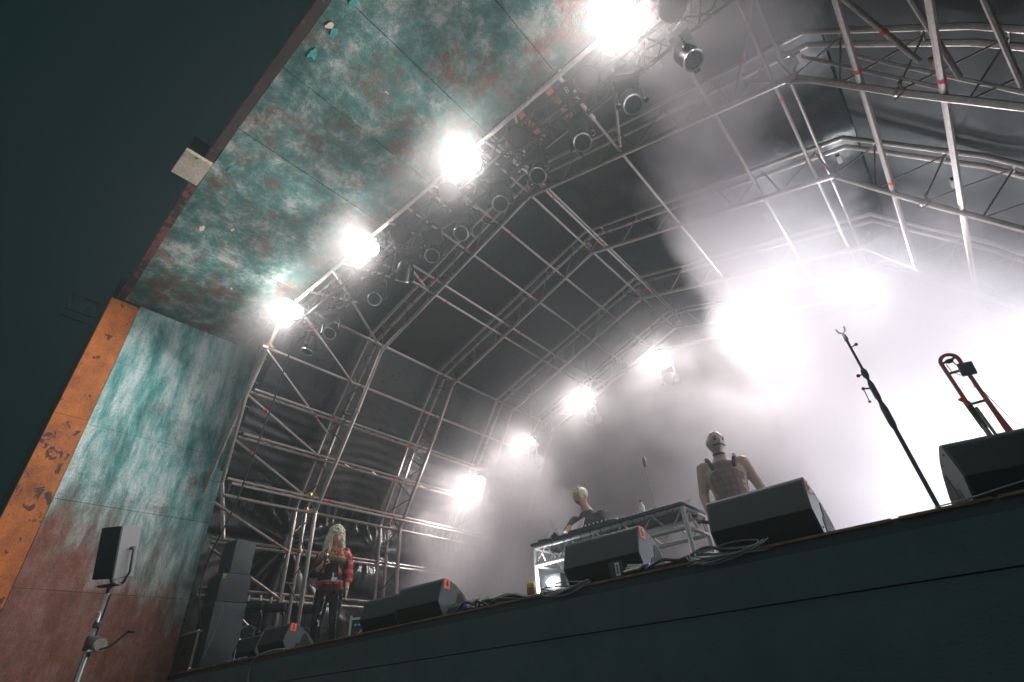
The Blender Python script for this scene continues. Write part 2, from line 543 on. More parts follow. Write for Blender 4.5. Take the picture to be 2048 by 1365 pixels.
for a in ((-2.98, 0.83, 0.07), (-2.66, 0.86, 0.05), (-2.3, 0.84, 0.05), (-4.95, 0.9, 0.05)): flake(*a, M['tealflake'], 'lifting_flake')

# ------------------------------------------------------------------ roof frame: arched trusses + purlins + braces
fr = thing('roof_frame', 'silver scaffold roof frame of arched trusses and long tubes over the stage', 'roof frame', (-2.85, 6, -1.5))
CX = -2.85
INN = [(-7.80, DZ), (-7.80, 2.72), (-6.92, 4.22), (-6.38, 5.2), (-2.85, 6.33)]
OUT = [(-8.28, DZ), (-8.28, 2.9), (-7.55, 4.35), (-6.68, 5.62), (-2.85, 6.80)]


def full(half):
    return half + [(2 * CX - x, z) for x, z in reversed(half[:-1])]


def lerp(a, b, t): return tuple(a[i] + (b[i] - a[i]) * t for i in range(len(a)))


def arch(y, r=0.033):
    a = bpy.data.objects.new('arched_truss', None); put(a, fr)
    a.matrix_parent_inverse = Matrix.Translation(fr.location).inverted()
    I, O = full(INN), full(OUT)
    def kk(mb, nm, mat):
        return mb.build(nm, mat, a)
    m = MB()
    for p, q in zip(I, I[1:]): m.tube((p[0], y, p[1]), (q[0], y, q[1]), r)
    for p in I[1:-1]: m.ellip((p[0], y, p[1]), (r * 1.25,) * 3, 10)
    kk(m, 'inner_chord', M['steel'])
    for dy in (-0.09, 0.09):
        m = MB()
        for p, q in zip(O, O[1:]): m.tube((p[0], y + dy, p[1]), (q[0], y + dy, q[1]), r * 0.9)
        kk(m, 'outer_chord', M['steel'])
    m = MB()
    for (p, q), (u, v) in zip(zip(I, I[1:]), zip(O, O[1:])):
        L = math.hypot(q[0] - p[0], q[1] - p[1]); n = max(1, round(L / 0.62))
        for k in range(n):
            a0, a1 = lerp(p, q, k / n), lerp(p, q, (k + 1) / n); b_ = lerp(u, v, (k + 0.5) / n)
            m.tube((a0[0], y, a0[1]), (b_[0], y, b_[1]), 0.010, seg=6); m.tube((b_[0], y, b_[1]), (a1[0], y, a1[1]), 0.010, seg=6)
            m.tube((b_[0], y - 0.09, b_[1]), (b_[0], y + 0.09, b_[1]), r * 0.45, seg=6)
    kk(m, 'truss_web', M['steel_dark'])
    m = MB()
    for p, u in zip(I[1:-1], O[1:-1]):
        m.box(((p[0] + u[0]) / 2, y, (p[1] + u[1]) / 2), (0.05, 0.14, 0.05))
        m.path([(p[0] - .06, y - .02, p[1] - .1), (p[0] + .05, y - .03, p[1] - .06), (p[0] + .04, y - .03, p[1] + .05), (p[0] + .08, y - .02, p[1] + .1)], 0.008, 5)
    kk(m, 'hinge_joint', M['steel_dark'])
    return a


YT = [4.3, 6.03, 7.8, 9.3]
for y in YT: arch(y)


def band(o, p, q, ts, r):
    m = MB(); p, q = V(p), V(q); d = (q - p).normalized()
    for t_ in ts:
        c = p.lerp(q, t_); m.tube(c - d * 0.022, c + d * 0.022, r + 0.003, seg=8)
    b_ = m.build('red_tape_band', M['red'], o)
    return b_


def bar(nm, p, q, r=0.025, ts=(), mat=None, clamps=True):
    m = MB(); m.tube(p, q, r)
    o = kid(m, nm, mat or M['steel'], fr)
    if ts: band(o, p, q, ts, r)
    return o


def zin(x):
    pts = full(INN)
    for (a, za), (b_, zb) in zip(pts, pts[1:]):
        if a != b_ and min(a, b_) <= x <= max(a, b_): return za + (zb - za) * (x - a) / (b_ - a)
    return 2.7


# side-wall purlins (left): height, doubled?
Y0 = 2.55


def pur(x, z, y1=9.3, r=0.026, double=None, y0=Y0):
    if x < -6.8: y0 = abs(x - 0.1) / 2.79
    a = random.uniform(0.03, 0.05)
    segs = [y0] + [y for y in YT if y > y0 + .3 and y <= y1 + .01]
    for s0, s1 in zip(segs, segs[1:]):
        bar('purlin', (x, s0, z), (x, s1 - 0.0, z), r, ((0.12 + a,) if random.random() < .35 else (0.86 + a,)) if random.random() < .8 else ())
        if double is not None:
            dx, dz = double
            p, q = (x + dx, s0, z + dz), (x + dx, s1, z + dz)
            bar('purlin', p, q, r * 0.85, (0.86,) if random.random() < .4 else ())
            n = 3
            m = MB()
            for k in range(n):
                ya = s0 + (s1 - s0) * k / n; yb = s0 + (s1 - s0) * (k + .5) / n; yc = s0 + (s1 - s0) * (k + 1) / n
                m.tube((x, ya, z), (x + dx, yb, z + dz), 0.008, seg=5); m.tube((x + dx, yb, z + dz), (x, yc, z), 0.008, seg=5)
            kid(m, 'ladder_lacing', M['steel_dark'], fr)


pur(-7.02, 4.79)                                 # p1
pur(-7.45, 4.20, double=(0.16, -0.02))           # p2
pur(-7.85, 3.63, double=(0.17, -0.01))           # p3
pur(-7.90, 2.98, double=(0.22, -0.14))           # p4
pur(-7.93, 2.74, double=(0.10, -0.03))           # p5
pur(-8.30, 2.18, double=(0.0, 0.06))             # p6
pur(-8.30, 1.47, double=(0.0, 0.10))             # p7
pur(-6.50, 5.42)
for r_ in (-5.03, -4.80, -4.11, -3.48, -2.84, -2.58, -1.295, -0.118, 0.52):
    pur(r_, zin(r_) + 0.06, r=0.02)
for r_ in (-2.70, 0.7):
    pur(r_, zin(r_) + 0.44, r=0.018)
for x_ in (1.07, 1.435, 1.9): pur(x_, zin(x_) + 0.05, r=0.03)
for x_, z_ in ((2.2, 2.6), (2.2, 2.0), (2.2, 1.3)): pur(x_, z_)
# wall braces between portal and first arch
br = [((-7.0, 2.62, 4.74), (-7.62, 4.2, 4.02)), ((-7.45, 2.65, 4.16), (-7.75, 4.2, 3.62)), ((-7.85, 2.75, 3.6), (-8.0, 4.12, 3.04)),
      ((-7.95, 2.8, 2.62), (-8.0, 4.05, 2.12)), ((-8.28, 3.0, 2.10), (-8.28, 4.2, 1.50)), ((-8.28, 3.4, 1.4), (-8.28, 4.2, .85)),
      ((-6.4, 2.7, 5.3), (-7.0, 4.2, 4.75)), ((-5.5, 2.7, 5.52), (-6.4, 4.2, 5.35)), ((-4.5, 2.7, 5.75), (-5.05, 4.2, 5.72)),
      ((-3.6, 2.7, 6.0), (-3.9, 4.2, 6.1)), ((-1.9, 2.7, 6.3), (-2.7, 4.2, 6.4)), ((-0.5, 2.7, 6.0), (-1.25, 4.2, 5.85)),
      ((1.0, 2.7, 5.3), (0.2, 4.2, 5.45)), ((0.8, 2.6, 5.4), (1.45, 4.2, 4.3)), ((1.3, 2.6, 4.6), (1.55, 4.2, 3.9)), ((1.6, 2.6, 4.1), (1.75, 4.2, 3.5))]
for p, q in br: bar('diagonal_brace', p, q, 0.023, (random.choice((.25, .8)),))
for p, q in (((1.45, 4.3, 4.0), (0.7, 4.3, 5.75)), ((1.0, 4.3, 4.7), (0.3, 4.3, 5.6)), ((1.9, 4.3, 3.2), (1.2, 4.3, 4.9))): bar('diagonal_brace', p, q, 0.018, ())
# portal truss at the stage mouth
m = MB()
leg = [(-8.15, 3.12, 2.2), (-8.15, 2.9, 3.0), (-7.45, 2.66, 4.1), (-6.80, 2.66, 5.36)]
for p, q in zip(leg, leg[1:]): m.tube(p, q, 0.03)
leg2 = [(-8.45, 2.78, 2.9), (-7.95, 2.8, 4.2), (-7.2, 2.8, 5.44)]
for p, q in zip(leg2, leg2[1:]): m.tube(p, q, 0.022); m.tube((p[0] - .1, p[1], p[2]), (q[0] - .1, q[1], q[2]), 0.022)
for k in range(7):
    t_ = k / 7; m.tube(lerp(leg[1], leg[3], t_), lerp(leg2[0], leg2[2], t_ + .07), 0.01, seg=6)
kid(m, 'portal_leg', M['steel'], fr)
m = MB(); m.tube((-7.05, 2.66, 5.42), (3.0, 2.66, 5.40), 0.021); m.tube((-7.1, 2.73, 5.52), (3.0, 2.73, 5.50), 0.018)
kid(m, 'portal_rail', M['alu'], fr)
m = MB(); m.box((-2.1, 2.745, 5.59), (9.6, 0.012, 0.075)); kid(m, 'header_board', M['board_dark'], fr)
m = MB()
for x_ in (-6.7, -6.35, -5.3, -4.95, -4.3, -3.5, -2.95, -2.5, -1.75, -1.3, -.8, -.3, .2):
    m.box((x_, 2.735, 5.56), (0.05, 0.02, 0.05), bevel=.004); m.tube((x_ + .12, 2.735, 5.57), (x_ + .12, 2.70, 5.57), 0.02)
kid(m, 'rail_clamp', M['alu'], fr)
m = MB()
for x_ in (-1.86, -1.44, -3.05, -5.0): m.box((x_, 3.0, 5.7), (0.07, 0.62, 0.03))
kid(m, 'orange_timber_batten', M['wood'], fr)
m = MB()
for y in (2.66,):
    for x_ in (-6.1, -5.2, -4.1, -3.2, -2.3, -1.2, -0.3, .6): m.tube((x_, y, 5.42), (x_ - .05, y + 0.9, 5.75), 0.02)
kid(m, 'header_outrigger', M['steel'], fr)
m = MB()
for x_, z_, y_ in ((-7.02, 4.79, 4.2), (-7.45, 4.2, 4.2), (-7.85, 3.63, 4.2), (-7.9, 2.98, 4.2), (-7.93, 2.09, 4.2), (-7.93, 2.74, 4.2), (-7.02, 4.79, 2.66)):
    m.box((x_ + .02, y_, z_ + .03), (0.07, 0.05, 0.05), rot=.4, bevel=.006); m.tube((x_, y_ + .05, z_ + .05), (x_ + .05, y_ + .05, z_ + .0), 0.012)
kid(m, 'brass_coupler', M['brass'], fr)

# ------------------------------------------------------------------ tarpaulins
def gather(y, z, cy, cz, n, amp, fall):
    dy, dz = y - cy, z - cz; d = math.hypot(dy, dz) + 1e-4; a = math.atan2(dz, dy)
    w = math.sin(a * n + 1.3 * math.sin(a * 3.1) + 0.8 * math.sin(d * 2.3))
    w = math.copysign(abs(w) ** 0.7, w)
    return amp * w * min(1, d * 2.2) * math.exp(-d / fall)


def wall_fn(u, v):
    y = 2.95 + u * 6.75
    s_ = v
    if s_ < 0.55:
        z = -0.4 + (2.95 + 0.4) * s_ / 0.55; x = -8.62; out = (1, 0)
    else:
        q = (s_ - 0.55) / 0.45
        pts = [(-8.62, 2.95), (-7.75, 4.45), (-6.85, 5.75)]
        if q < .5: x, z = lerp(pts[0], pts[1], q * 2)
        else: x, z = lerp(pts[1], pts[2], q * 2 - 1)
        out = (0.86, -0.5)
    d = 0
    if z < 3.2:
        d += gather(y, z, 4.35, 2.45, 11, 0.12, 1.7) + gather(y, z, 6.0, 2.5, 11, 0.03, 1.0)
        if z < 2.45: d += 0.03 * math.sin(y * 11 + math.sin(z * 3)) * max(0, (2.45 - z) / 3)
        k = math.exp(-((z - 3.0) / .22) ** 2); d += k * 0.03 * math.sin(y * 38 + 2 * math.sin(y * 5))
    d += 0.05 * mnoise.noise(V((y * 0.9, z * 0.9, 3))) + 0.02 * mnoise.noise(V((y * 3.1, z * 2.3, 7)))
    k = math.exp(-((z - 4.0) / .5) ** 2); d += k * 0.012 * math.sin(z * 40 + 3 * math.sin(y * 2))
    # sag between arches
    for a_, b_ in ((2.5, 4.3), (4.3, 6.03), (6.03, 7.8), (7.8, 9.3)):
        if a_ <= y < b_: d -= 0.10 * math.sin(math.pi * (y - a_) / (b_ - a_))
    return (x + out[0] * d, y, z + out[1] * d)


tag(MB().grid(wall_fn, 260, 200).build('side_tarpaulin', M['tarp'], angle=80), 'shiny black sheeting pulled into radiating folds behind the left wall tubes', 'tarpaulin')


def roof_fn(u, v):
    y = 2.9 + u * 6.8
    x = -7.05 + v * 8.2
    z = 6.93 - abs(x - CX) * 0.295
    if x > 0.95: z = 5.75 - (x - 1.15) * 1.55 if x > 1.15 else z
    d = 0
    for a_, b_ in ((2.9, 4.3), (4.3, 6.03), (6.03, 7.8), (7.8, 9.3)):
        if a_ <= y < b_: d += 0.10 * math.sin(math.pi * (y - a_) / (b_ - a_))
    d += 0.03 * mnoise.noise(V((x * 1.3, y * 1.1, 0)))
    return (x, y, z + d)


tag(MB().grid(roof_fn, 70, 70).build('roof_tarpaulin', M['tarp_roof'], angle=80), 'black roof sheeting stretched over the arched trusses', 'tarpaulin')
tag(MB().grid(lambda u, v: (2.95 - 1.8 * max(0, (v - .5) * 2), 2.9 + u * 6.8, -0.4 + 6.1 * v + 0), 60, 40).build('right_tarpaulin', M['board_dark'], angle=80),
    'black sheeting closing the right hand side behind the smoke', 'tarpaulin')
tag(MB().grid(lambda u, v: (-8.6 + 11.6 * u, 9.65 + 0.06 * mnoise.noise(V((u * 30, v * 4, 0))), -0.4 + v * max(3.4, (7.0 - abs(-8.6 + 11.6 * u - CX) * .34) + .4)), 90, 40).build('rear_tarpaulin', M['tarp_roof'], angle=80),
    'black backdrop sheeting across the rear of the stage', 'tarpaulin')

# ------------------------------------------------------------------ front lighting truss
lt = thing('lighting_truss', 'black box truss carrying the stage lamps under the front of the roof', 'lighting truss', (-3, 3, 5.25))
y0, y1, z0, z1 = 2.88, 3.16, 5.26, 5.56
XL0, XL1 = -7.2, 0.6
for n_, (yy, zz) in enumerate(((y0, z0), (y1, z0), (y0, z1), (y1, z1))):
    m = MB(); m.tube((XL0, yy, zz), (XL1, yy, zz), 0.024); kid(m, 'chord', M['truss_black'], lt)
m = MB()
n = 26
for k in range(n):
    a, c = XL0 + (XL1 - XL0) * k / n, XL0 + (XL1 - XL0) * (k + 1) / n
    h_ = (a + c) / 2
    for (ya, za), (yb, zb) in (((y0, z0), (y1, z0)), ((y1, z0), (y1, z1)), ((y0, z0), (y0, z1)), ((y0, z1), (y1, z1))):
        m.tube((a, ya, za), (h_, yb, zb), 0.009, seg=5); m.tube((h_, yb, zb), (c, ya, za), 0.009, seg=5)
kid(m, 'lacing', M['truss_black'], lt)
for x_ in (-5.9, -2.2, -0.7):
    m = MB(); m.tube((x_, 3.02, z1), (x_, 3.02, 6.0), 0.012); m.box((x_, 3.02, z1 + .06), (0.14, 0.14, 0.1)); kid(m, 'hoist', M['black'], lt)
m = MB()
for x_ in [XL0 + .5 + 0.9 * k for k in range(8)]:
    for dx in (0, .05): m.tube((x_ + dx, y1 + .03, z0 - .03), (x_ + dx, y1 + .03, z0 + .05), 0.016)
kid(m, 'half_coupler', M['alu'], lt)
m = MB()
for k in range(9):
    x_ = XL0 + .3 + k * .85
    m.path([(x_ + .8 * i / 8, 3.0 + .05 * math.sin(i * 1.7 + k), z0 + .03 - .14 * math.sin(math.pi * i / 8)) for i in range(9)], 0.009, 5)
kid(m, 'looped_cable', M['rubber'], lt)


# ------------------------------------------------------------------ lamps
def emis(name, col, strength):
    m, t, b = newmat(name)
    b.inputs['Base Color'].default_value = (0.02, 0.02, 0.02, 1)
    b.inputs['Emission Color'].default_value = (*col, 1); b.inputs['Emission Strength'].default_value = strength
    return m


M['glow'] = emis('lit_lens', (1.0, 0.97, 0.95), 120)
M['glow_c'] = emis('lit_lens_cool', (0.93, 0.96, 1.0), 120)


def point(name, loc, power, col, radius, parent=None, spot=None, aim=None):
    d = bpy.data.lights.new(name, 'SPOT' if spot else 'POINT')
    d.energy = power; d.color = col; d.shadow_soft_size = radius
    o = bpy.data.objects.new(name, d)
    COL.objects.link(o)
    o.location = loc
    if spot:
        d.spot_size = R(spot); d.spot_blend = 0.6
        o.rotation_euler = (V(aim) - V(loc)).to_track_quat('-Z', 'Y').to_euler()
    if parent is not None:
        o.parent = parent
        base = Matrix.Translation(parent.location) @ parent.rotation_euler.to_matrix().to_4x4()
        o.matrix_parent_inverse = base.inverted()
    return o


def aimrot(loc, target):
    """Euler that turns local -Z towards target"""
    return (V(target) - V(loc)).to_track_quat('-Z', 'Y').to_euler()


def par_can(name, label, loc, aim, lens, R0=0.12, group=None):
    o = thing(name, label, 'stage lamp', loc, group=group, rot=aimrot(loc, aim))
    m = MB(); m.lathe([(0.0, 0.26), (R0 * .55, 0.26), (R0 * .8, 0.2), (R0, 0.10), (R0, 0.0), (R0 * .93, -0.005), (R0 * .93, 0.02)], seg=24); m.build('housing', M['black'], o)
    m = MB(); m.lathe([(0.0, 0.008), (R0 * .7, 0.004), (R0 * .92, 0.012)], seg=24); m.build('lens', lens, o)
    m = MB(); m.lathe([(R0 * .93, 0.0), (R0 * 1.04, -0.004), (R0 * 1.04, -0.02), (R0 * .93, -0.014)], seg=24); m.build('front_ring', M['truss_black'], o)
    m = MB(); m.path([(-R0 - .02, 0, .1), (-R0 - .03, 0.02, .22), (-R0 * .6, .05, .34), (R0 * .6, .05, .34), (R0 + .03, 0.02, .22), (R0 + .02, 0, .1)], 0.009, 6); m.build('yoke', M['truss_black'], o)
    return o


# four lit blinders
BP = [400, 520, 520, 380]
BS = [56, 8, 12, 50]
BL = [(-6.50, 2.74, 5.27), (-4.53, 2.74, 5.27), (-2.55, 2.74, 5.27), (-0.42, 2.74, 5.27)]
bl_lab = ['lowest lit lamp of the front truss, by the green side wall', 'second lit lamp of the front truss, counted up from the green side wall',
          'third lit lamp of the front truss, counted up from the green side wall', 'largest and topmost lit lamp at the upper end of the front truss']
for i, p in enumerate(BL):
    o = par_can('blinder_lamp', bl_lab[i], p, (p[0] * 0.35, -1.5, 2.2), M['glow'], 0.11, 'lit lamps on the front truss')
    dv = (V((p[0] * 0.35, -1.5, 2.2)) - V(p)).normalized(); lp_ = V(p) + dv * 0.045
    point('blinder_light', lp_, BP[i], (1.0, 0.94, 0.91), 0.10, o, spot=128, aim=(p[0] - .35, p[1] - 2.2, p[2] - 1.6))
    point('blinder_spill', lp_ + dv * .08, BS[i], (1.0, 0.93, 0.90), 0.10, o)
PA = [(-3.95 + .0, 2.78, 5.16), (-3.02, 2.78, 5.2), (-1.88, 2.78, 5.16), (-0.94, 2.78, 5.16), (0.03, 2.78, 5.18)]
pa_lab = ['unlit frosted round lamp just above the second lit lamp', 'unlit frosted round lamp just below the third lit lamp', 'unlit frosted round lamp between the third lit lamp and the orange battens',
          'unlit frosted round lamp beside the small box marked 8', 'unlit frosted round lamp at the very top edge beyond the topmost lit lamp']
for i, p in enumerate(PA): par_can('wash_lamp', pa_lab[i], p, (0.2, -0.3, 0.2), M['par'], 0.125, 'unlit wash lamps on the front truss')
for i in range(4):
    p = PA[i + 1]
# numbered control box
cb = thing('control_box', 'small black box marked with a hand written 8 beside an unlit round lamp', 'box', (-1.16, 2.78, 5.26), rot=(R(-12), 0, R(8)))
m = MB(); m.box((0, 0, 0), (0.16, 0.16, 0.05), bevel=.006); m.build('box_body', M['black'], cb)
m = MB(); m.box((0.05, 0.05, -0.03), (0.03, 0.03, 0.01)); m.build('white_tab', M['white'], cb)


def text(s, size, mat, parent, loc, rot, name='painted_number', depth=0.0015):
    c = bpy.data.curves.new(name, 'FONT')
    c.body = s; c.size = size; c.extrude = depth; c.align_x = 'CENTER'; c.align_y = 'CENTER'
    tmp = bpy.data.objects.new('tmp_text', c)
    COL.objects.link(tmp)
    bpy.context.view_layer.update()
    me = bpy.data.meshes.new_from_object(tmp)
    bpy.data.objects.remove(tmp)
    me.materials.clear(); me.materials.append(mat)
    o = bpy.data.objects.new(name, me)
    put(o, parent); o.location = loc; o.rotation_euler = rot
    return o


text('8', 0.09, M['white'], cb, (-.02, -.01, -0.0275), (R(180), 0, R(180)))

# moving heads under the front truss
def moving_head(label, loc, aim, group, nm='moving_head_lamp', body=None, lens=None, R0=0.1, base=True):
    body = body or M['truss_black']; lens = lens or M['lens']
    o = thing(nm, label, 'stage lamp', loc, group=group)
    e = aimrot(loc, aim).to_matrix().to_4x4()
    m = MB()
    m.lathe([(0, .23), (R0 * .6, .23), (R0 * .95, .17), (R0 * 1.02, 0.05), (R0, -.04), (R0 * .9, -.045), (R0 * .88, -.02)], e, 24); m.build('head', body, o)
    m = MB(); m.lathe([(R0 * .86, -.045), (R0 * 1.03, -.055), (R0 * 1.03, -.038), (R0 * .86, -.03)], e, 28); m.build('bright_rim', M['ring'], o)
    m = MB(); m.lathe([(0, -.03), (R0 * .87, -.034)], e, 24)
    for k in range(19):
        a = k * 2.4; rr = R0 * .2 * math.sqrt(k)
        c = e @ V((rr * math.cos(a), rr * math.sin(a), -.04)); m.ellip(c, (.009, .009, .009), 8)
    m.build('led_lens', lens, o)
    if base:
        ax = e @ V((1, 0, 0)); ax.z = 0; ax.normalize()
        for s_ in (-1, 1):
            m = MB(); a = ax * (s_ * (R0 + .035))
            m.path([a, a * 1.02 + V((0, 0, .2)), a * .7 + V((0, 0, .29))], .018, 8)
            m.ellip(a, (.035, .035, .035), 10)
            m.build('yoke_arm', body, o)
        m = MB(); m.box((0, 0, .33), (.26, .2, .1), rot=math.atan2(ax.y, ax.x), bevel=.015); m.build('base_box', body, o)
        m = MB()
        for s_ in (-.08, .08): m.tube(ax * s_ + V((0, 0, .38)), ax * s_ + V((0, 0, .47)), .018)
        m.build('hanging_clamp', M['alu'], o)
    return o


hx = [-0.04, -0.685, -1.30, -1.915, -2.50, -3.16, -3.72, -4.34, -4.96, -6.10, -6.74]
tgt = [(1.2, 3.2, 0), (-0.2, 2.2, 0), (-1.4, 1.6, 0), (-2.2, 1.2, 0), (-1.2, 0.8, 0), (-3.0, .4, 0), (-2.2, 1.0, 0), (-7, 4.6, 2), (-2.6, 0.2, 0), (-4.6, 0.8, 0), (-7.6, 2.2, 0)]
ords = ['first', 'second', 'third', 'fourth', 'fifth', 'sixth', 'seventh', 'eighth', 'ninth', 'tenth', 'eleventh']
for i, x_ in enumerate(hx):
    lab = ('highest ring lensed moving lamp under the black truss, half in the smoke' if i == 0 else
           'lowest ring lensed moving lamp under the black truss, next to the green side wall' if i == 10 else
           ords[i] + ' ring lensed moving lamp under the black truss, counted down from the smoke')
    moving_head(lab, (x_, 3.15, 4.87), tgt[i], 'unlit moving lamps hanging under the front truss')

# ------------------------------------------------------------------ rear lamps
rb = thing('rear_lamp_bar', 'black lamp bar hung across the rear of the stage, mostly lost in smoke', 'lamp bar', (-4, 8.1, 4.4))
m = MB()
rp = [(-7.9, 8.1, 4.15), (-6.1, 8.1, 4.62), (-4.5, 8.1, 5.05), (-2.9, 8.1, 5.25), (-1.3, 8.1, 4.85), (0.3, 8.1, 4.5)]
m.path(rp, 0.03, 8); kid(m, 'pipe', M['steel_dark'], rb)
for p in rp[1:-1]:
    m = MB(); m.tube(p, (p[0], p[1], zin(p[0])), 0.012); kid(m, 'drop_wire', M['steel_dark'], rb)
RL = [(-7.59, 8.0, 4.02), (-6.10, 8.0, 4.43), (-4.59, 8.0, 4.90), (-2.87, 8.0, 5.03), (-1.28, 8.0, 4.52)]
rl_lab = ['lowest lit lamp at the rear, left of the man at the mixing desk', 'second lit lamp at the rear, above a hanging white lamp', 'third lit rear lamp, middle of the slanting row of five',
          'fourth lit rear lamp, below a tilted white lamp', 'fifth and topmost lit rear lamp, nearly lost in bright smoke']
RP = [520, 560, 620, 620, 480]
for i, p in enumerate(RL):
    o = par_can('rear_lamp', rl_lab[i], p, (p[0] * .55, 2, -0.5), M['glow'], 0.12, 'lit lamps at the rear of the stage')
    dv = (V((p[0] * .55, 2, -0.5)) - V(p)).normalized(); lp_ = V(p) + dv * 0.05
    point('rear_light', lp_, RP[i], (1.0, 0.93, 0.92), 0.1, o, spot=88, aim=(p[0] + .5, p[1] - 4, p[2] - 3.0))
wl = [(-6.02, 7.95, 3.98, 'white moving lamp hanging below the second rear lamp, left of the man at the desk'), (-4.50, 7.95, 4.35, 'white moving lamp hanging below the third rear lamp'),
      (-2.80, 7.95, 4.5, 'white ringed moving lamp hanging below the fourth rear lamp'), (-7.45, 7.95, 3.35, 'faint white moving lamp low in the smoke below the lowest rear lamp')]
for x_, y_, z_, lab in wl: moving_head(lab, (x_, y_, z_), (x_ - 2.5, 0, z_ - 2.5), 'white moving lamps at the rear', 'white_moving_lamp', M['white'], M['lens'], 0.12)
# powerful lamp inside the smoke on the right
for p, lab, pw, az in (((0.38, 8.5, 4.75), 'rear flood lamp buried in the brightest smoke behind the microphone stand', 480, 3.4),
                       ((-0.75, 8.5, 5.1), 'high flood lamp added to light the upper smoke below the roof arches', 210, 7.0),  # added lamp that only brightens the upper smoke, stands for no real one
                       ((1.9, 8.5, 3.1), 'rear flood lamp lost in smoke above the red trombone', 260, 1.6),
                       ((0.9, 8.5, 1.5), 'low flood lamp lost in white smoke near the stage floor', 1300, 1.6)):
    big = par_can('flood_lamp', lab, p, (p[0] * .6, 2, p[2] - 1.5), M['glow_c'], 0.13, 'flood lamps lost in the white smoke')
    point('flood_light', (p[0] - .01, p[1] - .1, p[2] - .03), pw, (0.90, 0.94, 1.0), 0.13, big, spot=125, aim=(p[0] - .5, p[1] - 4, az))
# floor strobe
sb = thing('strobe_lamp', 'lit white strobe lamp on a small case under the left end of the desk', 'stage lamp', (-3.97, 5.42, DZ + .44))
m = MB(); m.box((0, 0, .10), (.30, .12, .2), bevel=.015); m.build('housing', M['black'], sb)
m = MB(); m.ellip((0, -.058, .11), (.06, .02, .05), 16); m.build('lens', M['glow_c'], sb)
point('strobe_light', (-3.97, 5.24, DZ + .56), 22, (0.93, 0.96, 1.0), 0.1, sb)
bc = thing('small_case', 'small black case carrying the lit strobe lamp under the desk', 'flight case', (-3.97, 5.46, DZ))
m = MB(); m.box((0, 0, .22), (.40, .28, .436), bevel=.008); m.build('case_body', M['black'], bc)
m = MB(); m.box((0, -.142, .425), (.40, .006, .02)); m.build('aluminium_edging', M['alu'], bc)

# ------------------------------------------------------------------ monitor wedges
PROF = [(.07, 0), (.0, .13), (.055, .29), (.075, .305), (.11, .30), (.20, .265), (.29, .205), (.37, .125), (.43, .03), (.43, 0)]


def wedge(label, loc, w, rz, num, sc=1.0, num_side=1, vh=1.0):
    o = thing('stage_monitor', label, 'stage monitor', loc, rz, group='black wedge monitors along the stage edge')
    P = [(y * sc, z * sc * vh) for y, z in PROF]
    m = MB(); m.prism(P, 0, w); 
    m.build('cabinet', M['cab'], o, angle=25)
    # audience-facing back: two boards just proud of the cabinet
    m = MB()
    e = 0.004
    m.quad((.012, P[1][0] - e, P[1][1]), (w - .012, P[1][0] - e, P[1][1]), (w - .012, P[2][0] - e, P[2][1] - .01), (.012, P[2][0] - e, P[2][1] - .01), 0.003)
    m.build('back_board', M['grille'], o, smooth=False)
    m = MB()
    m.quad((.012, P[0][0] - e, P[0][1] + .004), (w - .012, P[0][0] - e, P[0][1] + .004), (w - .012, P[1][0] - e, P[1][1] - .004), (.012, P[1][0] - e, P[1][1] - .004), 0.003)
    m.build('lower_back_board', M['cavity'], o, smooth=False)
    m = MB()
    for a, c in zip(P[4:8], P[5:9]): m.quad((.01, a[0], a[1] + .004), (w - .01, a[0], a[1] + .004), (w - .01, c[0], c[1] + .004), (.01, c[0], c[1] + .004), 0.004)
    m.build('front_grille', M['grille'], o, smooth=False)
    for s_, xx in ((1, w + .0015), (-1, -.0015)):
        h1 = [(.19, .075), (.235, .20), (.262, .205), (.345, .10), (.325, .075)]
        h2 = [(.13, .02), (.16, .11), (.185, .12), (.25, .04), (.235, .02)]
        for h in (h1, h2):
            hp = [(y * sc, z * sc * vh) for y, z in h]
            m = MB(); m.prism(hp, xx - .002, xx + .002); op = m.build('handle_opening', M['cavity'], o, smooth=False)
            m = MB(); m.path([(xx, y, z) for y, z in hp], 0.0035, 5, closed=True); m.build('opening_rim', M['cab'], op)
        m = MB()
        for y, z in ((.09, .26), (.2, .24), (.3, .17), (.38, .07), (.08, .05)): m.tube((xx - .003, y * sc, z * sc * vh), (xx + .003, y * sc, z * sc * vh), .005, seg=8)
        m.build('screw', M['cavity'], o)
    if num is not None:
        xx = (w + .002) if num_side > 0 else -.002
        ty, tz = .083 * sc, .262 * sc * vh
        m = MB(); m.box((xx, ty + .014, tz - .0), (.002, .068, .075), rot=Matrix.Rotation(R(-4), 4, 'X')); tp = m.build('orange_tape_label', M['tape'], o, smooth=False)
        if num: text(num, 0.072, M['ink'], tp, (xx + .002 * num_side, ty + .014, tz - .002), (R(90), 0, R(90 * num_side)))
        m = MB(); m.box((xx - .03 * num_side, .058 * sc, tz + .006), (.05, .003, .03), rot=Matrix.Rotation(R(-16), 4, 'X')); m.build('orange_tape_fold', M['tape'], o, smooth=False)
    return o


